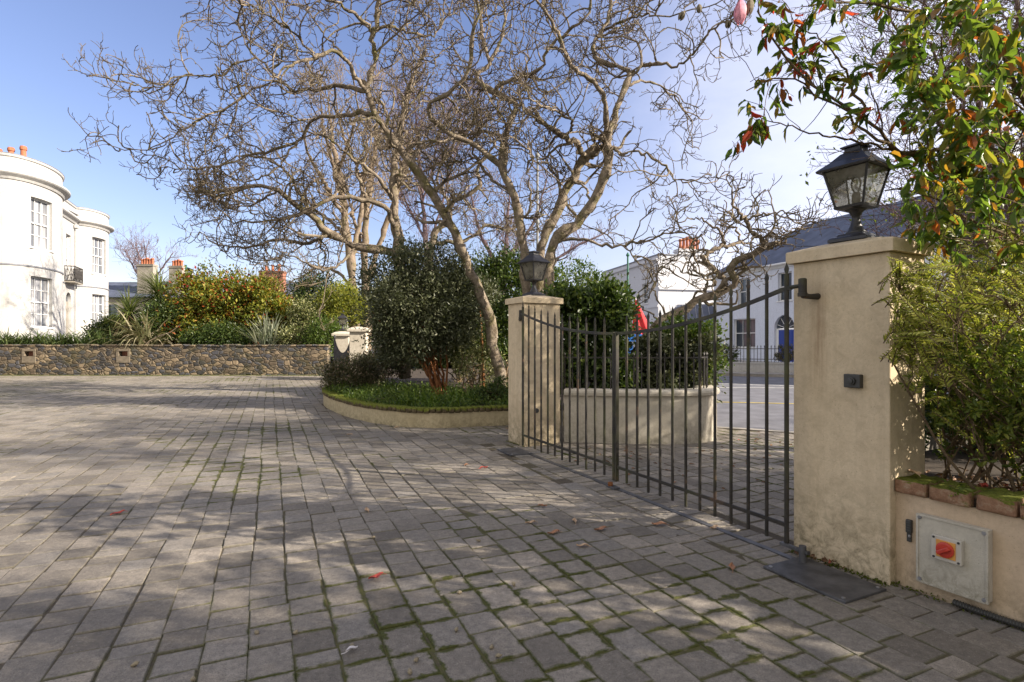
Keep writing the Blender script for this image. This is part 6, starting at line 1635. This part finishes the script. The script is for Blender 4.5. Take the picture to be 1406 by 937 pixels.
# closed red parasol and blue board on the road side
c = P(877, 470, 21.); r = empty('red_parasol', (c[0], c[1], 0), 'folded red parasol beyond the dark hedge, seen above the gate', 'parasol')
a, b = P(882, 462, 21.), P(873, 412, 21.); ax = nrm(b-a); L_ = np.linalg.norm(b-a); m = MB(); rngp = np.random.default_rng(4)
s1 = nrm(np.cross(ax, [0, 1, 0])); s2 = np.cross(ax, s1); V = []; nz, na = 10, 24
for i in range(nz):
    t = i/(nz-1); rad = .30*(1-t)**.7*(.75+.25*math.cos(t*2))+.025
    for j in range(na): th = 2*PI*j/na; k = rad*(1+.28*math.cos(th*6+t)); V.append(a+ax*L_*t+s1*k*math.cos(th)+s2*k*math.sin(th))
i = np.arange(nz-1)[:, None]; j = np.arange(na)[None]; m.add(np.array(V), np.stack([i*na+j, i*na+(j+1) % na, (i+1)*na+(j+1) % na, (i+1)*na+j], -1).reshape(-1, 4)); part('canopy', m, MATS['red_cloth'], r, True)
m = MB(); tubes(m, np.array([[c[0]+.15, c[1], 0], a, b+ax*.12]), np.array([.025]*3), 8, cap=True); part('pole', m, MATS['white_paint'], r)
m = MB(); lathe(m, [(.28, 0), (.28, .06), (.06, .12)], (c[0]+.15, c[1], -.055), 16); part('base', m, MATS['concrete'], r)
c = P(872, 468, 19.5); r = empty('blue_sign', (c[0], c[1], -.05), 'blue street sign board beyond the dark hedge, under the folded red parasol', 'sign')
m = MB(); box(m, (c[0], c[1], c[2]+.10), (.50, .03, .26), None, .008); part('board', m, MATS['blue_board'], r)
m = MB(); tubes(m, np.array([[c[0]-.17, c[1]+.04, -.05], [c[0]-.17, c[1]+.04, c[2]+.2]]), np.array([.03, .03]), 8, cap=True); part('post', m, MATS['blue_board'], r)
m = MB(); box(m, (c[0]-.17, c[1]-.0, c[2]-.35), (.2, .03, .4), None, .008); part('plate', m, MATS['blue_board'], r)
# cables over the road
for k, (p0, p1, sag, rad, lab) in enumerate((((960, 300, 26), (1330, 283, 18), .25, .012, 'upper thin overhead cable crossing the road behind the right lantern'), ((1040, 337, 24), (1420, 318, 16), .2, .014, 'lower thin overhead cable crossing the road behind the right lantern'))):
    a, b = P(*p0), P(*p1); u = np.linspace(0, 1, 20)[:, None]; cen = a*(1-u)+b*u; cen[:, 2] -= sag*np.sin(u[:, 0]*PI)
    m = MB(); tubes(m, cen, np.full(20, rad), 5); single('overhead_cable', m, MATS['black_iron'], lab, 'cable')
# round cover in the far paving
r = empty('manhole_cover', G(368, 20.3), 'round iron cover in the paving before the rubble wall', 'manhole cover')
m = MB(); lathe(m, [(.42, 0), (.42, .006), (.36, .008), (.35, .004)], G(368, 20.3, -.002), 28); part('ring', m, MATS['plate_steel'], r)
m = MB(); lathe(m, [(.345, 0), (.345, .007), (.3, .009)], G(368, 20.3, -.002), 28); part('lid', m, MATS['concrete'], r)

# ---- things lying on the paving (traced one by one)
def leafmesh(rng, L, W_):
    m = MB(); n = 7; t = np.linspace(0, 1, n); w = W_*np.sin(np.minimum(t*1.08, 1)*PI)**.75; z = .006+.010*np.sin(t*PI*1.3+rng.uniform(0, 2))**2; c = .25*L*np.sin(t*1.6)
    for s in (-1, 1):
        V = np.array([[t[i]*L-L/2, (c[i]-.12*L)+s*w[i]*k, z[i]+k*.006*(1+rng.random())] for i in range(n) for k in (0, 1)])
        m.add(V, np.array([[2*i, 2*i+1, 2*i+3, 2*i+2][::s] for i in range(n-1)]))
    tubes(m, np.array([[-L/2-.02, -.12*L, .004], [-L/2, -.12*L+c[0], z[0]], [0, c[3]-.12*L, z[3]+.001], [L/2, c[-1]-.12*L, z[-1]]]), np.array([.0016, .0014, .001, .0005]), 4)
    return m
def lay(m, p, yaw):
    R = np.array([[math.cos(yaw), math.sin(yaw), 0], [-math.sin(yaw), math.cos(yaw), 0], [0, 0, 1]]); o = MB(); o.f = m.f; o.v = [m.verts() @ R+p]; o.n = m.n; return o
rng = np.random.default_rng(400)
def gpt(px, py): d = CAMH*F/(py-CY); return G(px, d, .002)
lab = {'petal_red': ('red petal lying on the paving', 'petal'), 'leaf_brown': ('curled brown leaf lying on the paving before the gate', 'leaf'), 'leaf_tan': ('pale tan leaf lying on the paving before the gate', 'leaf')}
for (px, py, L_, mat, txt) in ((516, 795, .12, 'petal_red', 'long red leaf lying alone in the middle of the paving'), (161, 707, .11, 'petal_red', 'small red leaf on the paving near the left edge'), (664, 644, .12, 'petal_red', 'red leaf on the paving left of the gate stop'),
        (760, 734, .11, 'leaf_brown', 0), (824, 729, .12, 'leaf_brown', 0), (905, 722, .14, 'leaf_brown', 0), (790, 718, .1, 'leaf_tan', 0), (1006, 782, .11, 'leaf_brown', 0), (800, 752, .1, 'leaf_tan', 0), (640, 640, .1, 'leaf_brown', 0), (728, 720, .09, 'leaf_tan', 0), (505, 703, .1, 'leaf_tan', 0), (745, 697, .09, 'leaf_brown', 0), (980, 727, .1, 'leaf_tan', 0),
        (697, 590, .1, 'leaf_tan', 0), (545, 588, .09, 'leaf_tan', 0), (480, 598, .09, 'leaf_tan', 0), (1120, 735, .1, 'leaf_tan', 0)):
    m = lay(leafmesh(rng, L_*rng.uniform(.8, 1.), L_*.2), gpt(px, py), rng.uniform(0, 6.28)); o = single('fallen_leaf', m, MATS[mat], txt or lab[mat][0], 'leaf', None if txt else {'leaf_brown': 'brown leaves on the paving', 'leaf_tan': 'pale leaves on the paving'}[mat])
for (px, py) in ((355, 873), (404, 874), (674, 894), (680, 905), (626, 870), (575, 907), (564, 930), (180, 918), (265, 935), (484, 893), (627, 817), (707, 807), (660, 745), (515, 740)):
    m = MB(); lathe(m, [(.002, 0), (.008, .006), (.0105, .015), (.007, .025), (.002, .030)], (0, 0, 0), 8); V = m.verts(); V += rng.normal(0, .0016, V.shape)
    a = rng.uniform(1.1, 1.7); R = np.array([[1, 0, 0], [0, math.cos(a), math.sin(a)], [0, -math.sin(a), math.cos(a)]]); o = MB(); o.f = m.f; o.v = [V @ R+np.array([0, 0, .010])]; o.n = m.n
    single('shrivelled_bud', lay(o, gpt(px, py), rng.uniform(0, 6.28)), MATS['bud_pale'], 'small pale shrivelled bud lying on the near paving', 'bud', 'shrivelled buds on the near paving', smooth=True)
p = gpt(480, 894)
m = lay(leafmesh(rng, .055, .011), gpt(483, 896), .4); single('white_feather', m, MATS['feather_white'], 'tiny white feather lying on the mossy near paving', 'feather')
m = lay(leafmesh(rng, .11, .03), np.array([*(W0+wd*.05+po*.10), .628]), 1.1); single('fallen_leaf', m, MATS['leaf_tan'], 'pale dry leaf lying on the mossy brick top by the pillar', 'leaf')
m = lay(leafmesh(rng, .09, .022), np.array([*(W0+wd*.33+po*.22), .60]), .4); single('fallen_leaf', m, MATS['petal_red'], 'red leaf lying in the border soil behind the mossy bricks', 'leaf')
# loose litter outside the gate: too fine to count
m = MB(); n = 260; q = np.column_stack([rng.uniform(.6, 6, n), rng.uniform(5.2, 8.6, n)]); ok = (q[:, 1] < 7.45) | (q[:, 0] > 3.1); ok &= ((q-GS) @ GN < -.1); q = q[ok]; n = len(q)
leaves(m, rng, np.column_stack([q, np.full(n, .006)]), rng.standard_normal((n, 3))*[1, 1, .06], rng.uniform(.03, .08, n), .45, 1, up=np.tile([0, 0, 1.], (n, 1))+rng.standard_normal((n, 3))*.2); single('leaf_litter', m, MATS['leaf_litter'], kind='stuff', loc=np.array([2.5, 6.5, 0]))

# magnolia bud near the camera at the top, on its own twig
r = empty('magnolia_twig', P(1075, -120, 2.5), 'magnolia twig with a fat pink flower bud hanging into the top of the picture', 'twig')
m = MB(); tubes(m, catmull([P(1075, -120, 2.5), P(1050, -60, 2.5), P(1022, -14, 2.5), P(1010, 12, 2.5), P(1002, 26, 2.5)], 14), np.linspace(.008, .004, 14), 6); tubes(m, catmull([P(1022, -14, 2.5), P(990, -10, 2.55), P(960, -2, 2.6), P(938, 12, 2.6)], 10), np.linspace(.005, .003, 10), 6); part('stem', m, MATS['bark_twig'], r, True)
def bud(c, ax, L_, rad, mat, seed):
    rg = np.random.default_rng(seed); ax = nrm(np.asarray(ax, float)); s1 = nrm(np.cross(ax, [.3, 1, .2])); s2 = np.cross(ax, s1); m = MB()
    for k in range(6):
        th0 = k*PI/3+rg.normal(0, .1); V = []; nt, nw = 8, 5
        for i in range(nt):
            t = i/(nt-1); rr_ = rad*math.sin(PI*min(t*.86+.06, 1))**.75*(1+.05*(k % 2)); 
            for j in range(nw): th = th0+(j/(nw-1)-.5)*1.5*(1-t*.5); V.append(c+ax*L_*(t-.15)+(s1*math.cos(th)+s2*math.sin(th))*rr_*(1+.06*abs(j-2)))
        m.add(np.array(V), np.array([[i*nw+j, i*nw+j+1, (i+1)*nw+j+1, (i+1)*nw+j] for i in range(nt-1) for j in range(nw-1)]))
    return part('flower_bud' if mat == 'petal_pink' else 'seed_bud', m, MATS[mat], r, True)
bud(P(1017, 6, 2.48), P(1015, 45, 2.48)-P(1017, 6, 2.48), .105, .025, 'petal_pink', 1)
bud(P(1030, 2, 2.5), P(1026, 40, 2.5)-P(1030, 2, 2.5), .075, .017, 'bud_scale', 2)
bud(P(1000, 30, 2.5), [-.1, 0, -1], .035, .012, 'bud_scale', 3); bud(P(938, 18, 2.6), [-.5, 0, -1], .045, .014, 'bud_scale', 4); bud(P(960, 8, 2.6), [0, 0, -1], .04, .012, 'bud_scale', 5)
# ================================================================== unseen trees added right of the view to shade the drive
def shade_tree(label, base, h, rad, nc, nl, ls, seed, mat='leaf_dark', wz=.42):
    rng = np.random.default_rng(seed); r = empty('unseen_shade_tree', base, label, 'tree'); b = np.asarray(base, float)
    c = b+np.array([0, 0, h*(1-wz)]); cen, out = clumps(rng, c, (rad, rad, h*wz), nc, -.9, .35)
    part('crown', foliage(rng, cen, out, nl, rad*.11, ls), MATS[mat], r)
    m = MB(); tubes(m, catmull([b, b+np.array([.1, .05, h*.4]), c], 8), np.linspace(.2, .1, 8), 8); q, _, _ = stems(rng, b+np.array([0, 0, h*.3]), cen, .05, 20); m.join(q); part('trunk', m, MATS['bark_dark'], r, True)
SHADE = [((5.7, .85, 0), 4.2, 1.15, 80), ((7.2, -.5, 0), 5.6, 1.6, 60), ((6.4, -2.8, 0), 5.2, 1.6, 46), ((9.4, -.8, 0), 7.0, 1.8, 50), ((13.5, -3.4, 0), 8.8, 2.6, 36), ((4.6, -4.2, 0), 4.0, 1.8, 40),
         ((22, 6, 0), 9, 2.0, 9)]
for k, (b, h, rad, dn) in enumerate(SHADE):
    shade_tree('unseen evergreen tree beyond the low cream wall, added to shade the drive', b, h, rad, int(dn*rad*rad), 40, .16, 500+k)
for o in COL.objects:
    if o.name.startswith('unseen_shade_tree'): o['group'] = 'unseen evergreens added to shade the drive'
src = [o for o in COL.objects if o.name == 'forked_magnolia'][0]
for (x, y, a) in ((11.8, 3.9, 2.0),):  # unseen copy of the forked magnolia, added for its branch shadows on the drive
    c = copy_tree(src); c.location = (x, y, 0); c.rotation_euler = (0, 0, a); c['label'] = 'unseen bare magnolia copy added right of the drive to cast branch shadows'
# ================================================================== sky, sun, camera
SUN_AZ = math.atan2(.97, -.25)          # from +Y towards +X
SUN_EL = math.radians(27)
w = bpy.data.worlds.new('World'); SC.world = w; w.use_nodes = True; nt = w.node_tree; nt.nodes.clear()
out = nt.nodes.new('ShaderNodeOutputWorld'); bg = nt.nodes.new('ShaderNodeBackground'); sky = nt.nodes.new('ShaderNodeTexSky')
sky.sky_type = 'NISHITA'; sky.sun_disc = False; sky.sun_elevation = SUN_EL; sky.sun_rotation = SUN_AZ; sky.air_density = 1.15; sky.dust_density = .8; sky.ozone_density = 3.2; sky.altitude = 0
tc = nt.nodes.new('ShaderNodeTexCoord')
# thin bright cloud over the right half of the sky
dot = nt.nodes.new('ShaderNodeVectorMath'); dot.operation = 'DOT_PRODUCT'; dot.inputs[1].default_value = (.8, -.1, -.3); nt.links.new(tc.outputs['Generated'], dot.inputs[0])
mp = nt.nodes.new('ShaderNodeMapping'); mp.inputs['Scale'].default_value = (1.6, 1.6, 4.); nt.links.new(tc.outputs['Generated'], mp.inputs['Vector'])
ns = nt.nodes.new('ShaderNodeTexNoise'); ns.inputs['Scale'].default_value = 1.8; ns.inputs['Detail'].default_value = 7; ns.inputs['Roughness'].default_value = .6; nt.links.new(mp.outputs[0], ns.inputs['Vector'])
ad = nt.nodes.new('ShaderNodeMath'); ad.operation = 'MULTIPLY_ADD'; ad.inputs[1].default_value = .35; nt.links.new(ns.outputs['Fac'], ad.inputs[0]); nt.links.new(dot.outputs['Value'], ad.inputs[2])
rp2 = nt.nodes.new('ShaderNodeMapRange'); rp2.interpolation_type = 'SMOOTHSTEP'; rp2.inputs[1].default_value = -.10; rp2.inputs[2].default_value = .62; rp2.inputs[3].default_value = .0; rp2.inputs[4].default_value = .88; nt.links.new(ad.outputs[0], rp2.inputs[0])
mx = nt.nodes.new('ShaderNodeMix'); mx.data_type = 'RGBA'; nt.links.new(rp2.outputs[0], mx.inputs[0]); tn_ = nt.nodes.new('ShaderNodeMix'); tn_.data_type = 'RGBA'; tn_.blend_type = 'MULTIPLY'; tn_.inputs[0].default_value = 1; nt.links.new(sky.outputs[0], tn_.inputs[6]); tn_.inputs[7].default_value = (1.14, .95, 1.05, 1); nt.links.new(tn_.outputs[2], mx.inputs[6]); mx.inputs[7].default_value = (6.1, 6.15, 7.2, 1)
d2_ = nt.nodes.new('ShaderNodeVectorMath'); d2_.operation = 'DOT_PRODUCT'; d2_.inputs[1].default_value = (-.25, -.9, .35); nt.links.new(tc.outputs['Generated'], d2_.inputs[0])  # bright cloud bank added behind the camera, out of view, to raise ambient light
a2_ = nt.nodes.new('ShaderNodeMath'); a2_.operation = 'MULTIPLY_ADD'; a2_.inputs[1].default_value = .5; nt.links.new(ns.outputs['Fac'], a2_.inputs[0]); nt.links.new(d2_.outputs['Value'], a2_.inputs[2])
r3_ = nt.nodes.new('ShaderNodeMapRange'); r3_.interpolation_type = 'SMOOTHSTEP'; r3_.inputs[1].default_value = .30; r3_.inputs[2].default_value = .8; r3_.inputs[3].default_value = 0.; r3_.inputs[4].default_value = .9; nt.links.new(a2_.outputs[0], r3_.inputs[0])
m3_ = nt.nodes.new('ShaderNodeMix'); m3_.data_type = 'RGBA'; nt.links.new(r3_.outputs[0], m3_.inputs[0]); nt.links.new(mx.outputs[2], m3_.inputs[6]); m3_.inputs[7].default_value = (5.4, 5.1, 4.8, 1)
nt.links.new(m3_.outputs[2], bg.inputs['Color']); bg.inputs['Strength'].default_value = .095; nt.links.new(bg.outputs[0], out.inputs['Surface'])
sd = bpy.data.lights.new('sun', 'SUN'); sd.energy = 5.0; sd.angle = math.radians(.5); sd.color = (1., .89, .75)
so = bpy.data.objects.new('sun', sd); COL.objects.link(so); so.location = (30, -12, 20)
sv = Vector((math.sin(SUN_AZ)*math.cos(SUN_EL), math.cos(SUN_AZ)*math.cos(SUN_EL), math.sin(SUN_EL)))
so.rotation_euler = sv.to_track_quat('Z', 'Y').to_euler()
cd_ = bpy.data.cameras.new('camera'); cam = bpy.data.objects.new('camera', cd_); COL.objects.link(cam); SC.camera = cam
cam.location = (0, 0, CAMH); cam.rotation_euler = (PI/2, 0, 0); cd_.sensor_width = 36; cd_.lens = F/1406*36; cd_.clip_start = .05; cd_.clip_end = 2000
SC.view_settings.view_transform = 'Standard'; SC.view_settings.look = 'None'; SC.view_settings.gamma = 1; SC.view_settings.exposure = 1.1
SC.render.engine = 'CYCLES'; cy = SC.cycles
cy.use_denoising = True; cy.max_bounces = 6; cy.diffuse_bounces = 4; cy.glossy_bounces = 3; cy.transmission_bounces = 4; cy.transparent_max_bounces = 8; cy.caustics_reflective = False; cy.caustics_refractive = False
cy.sample_clamp_indirect = 6
SC.render.use_persistent_data = False
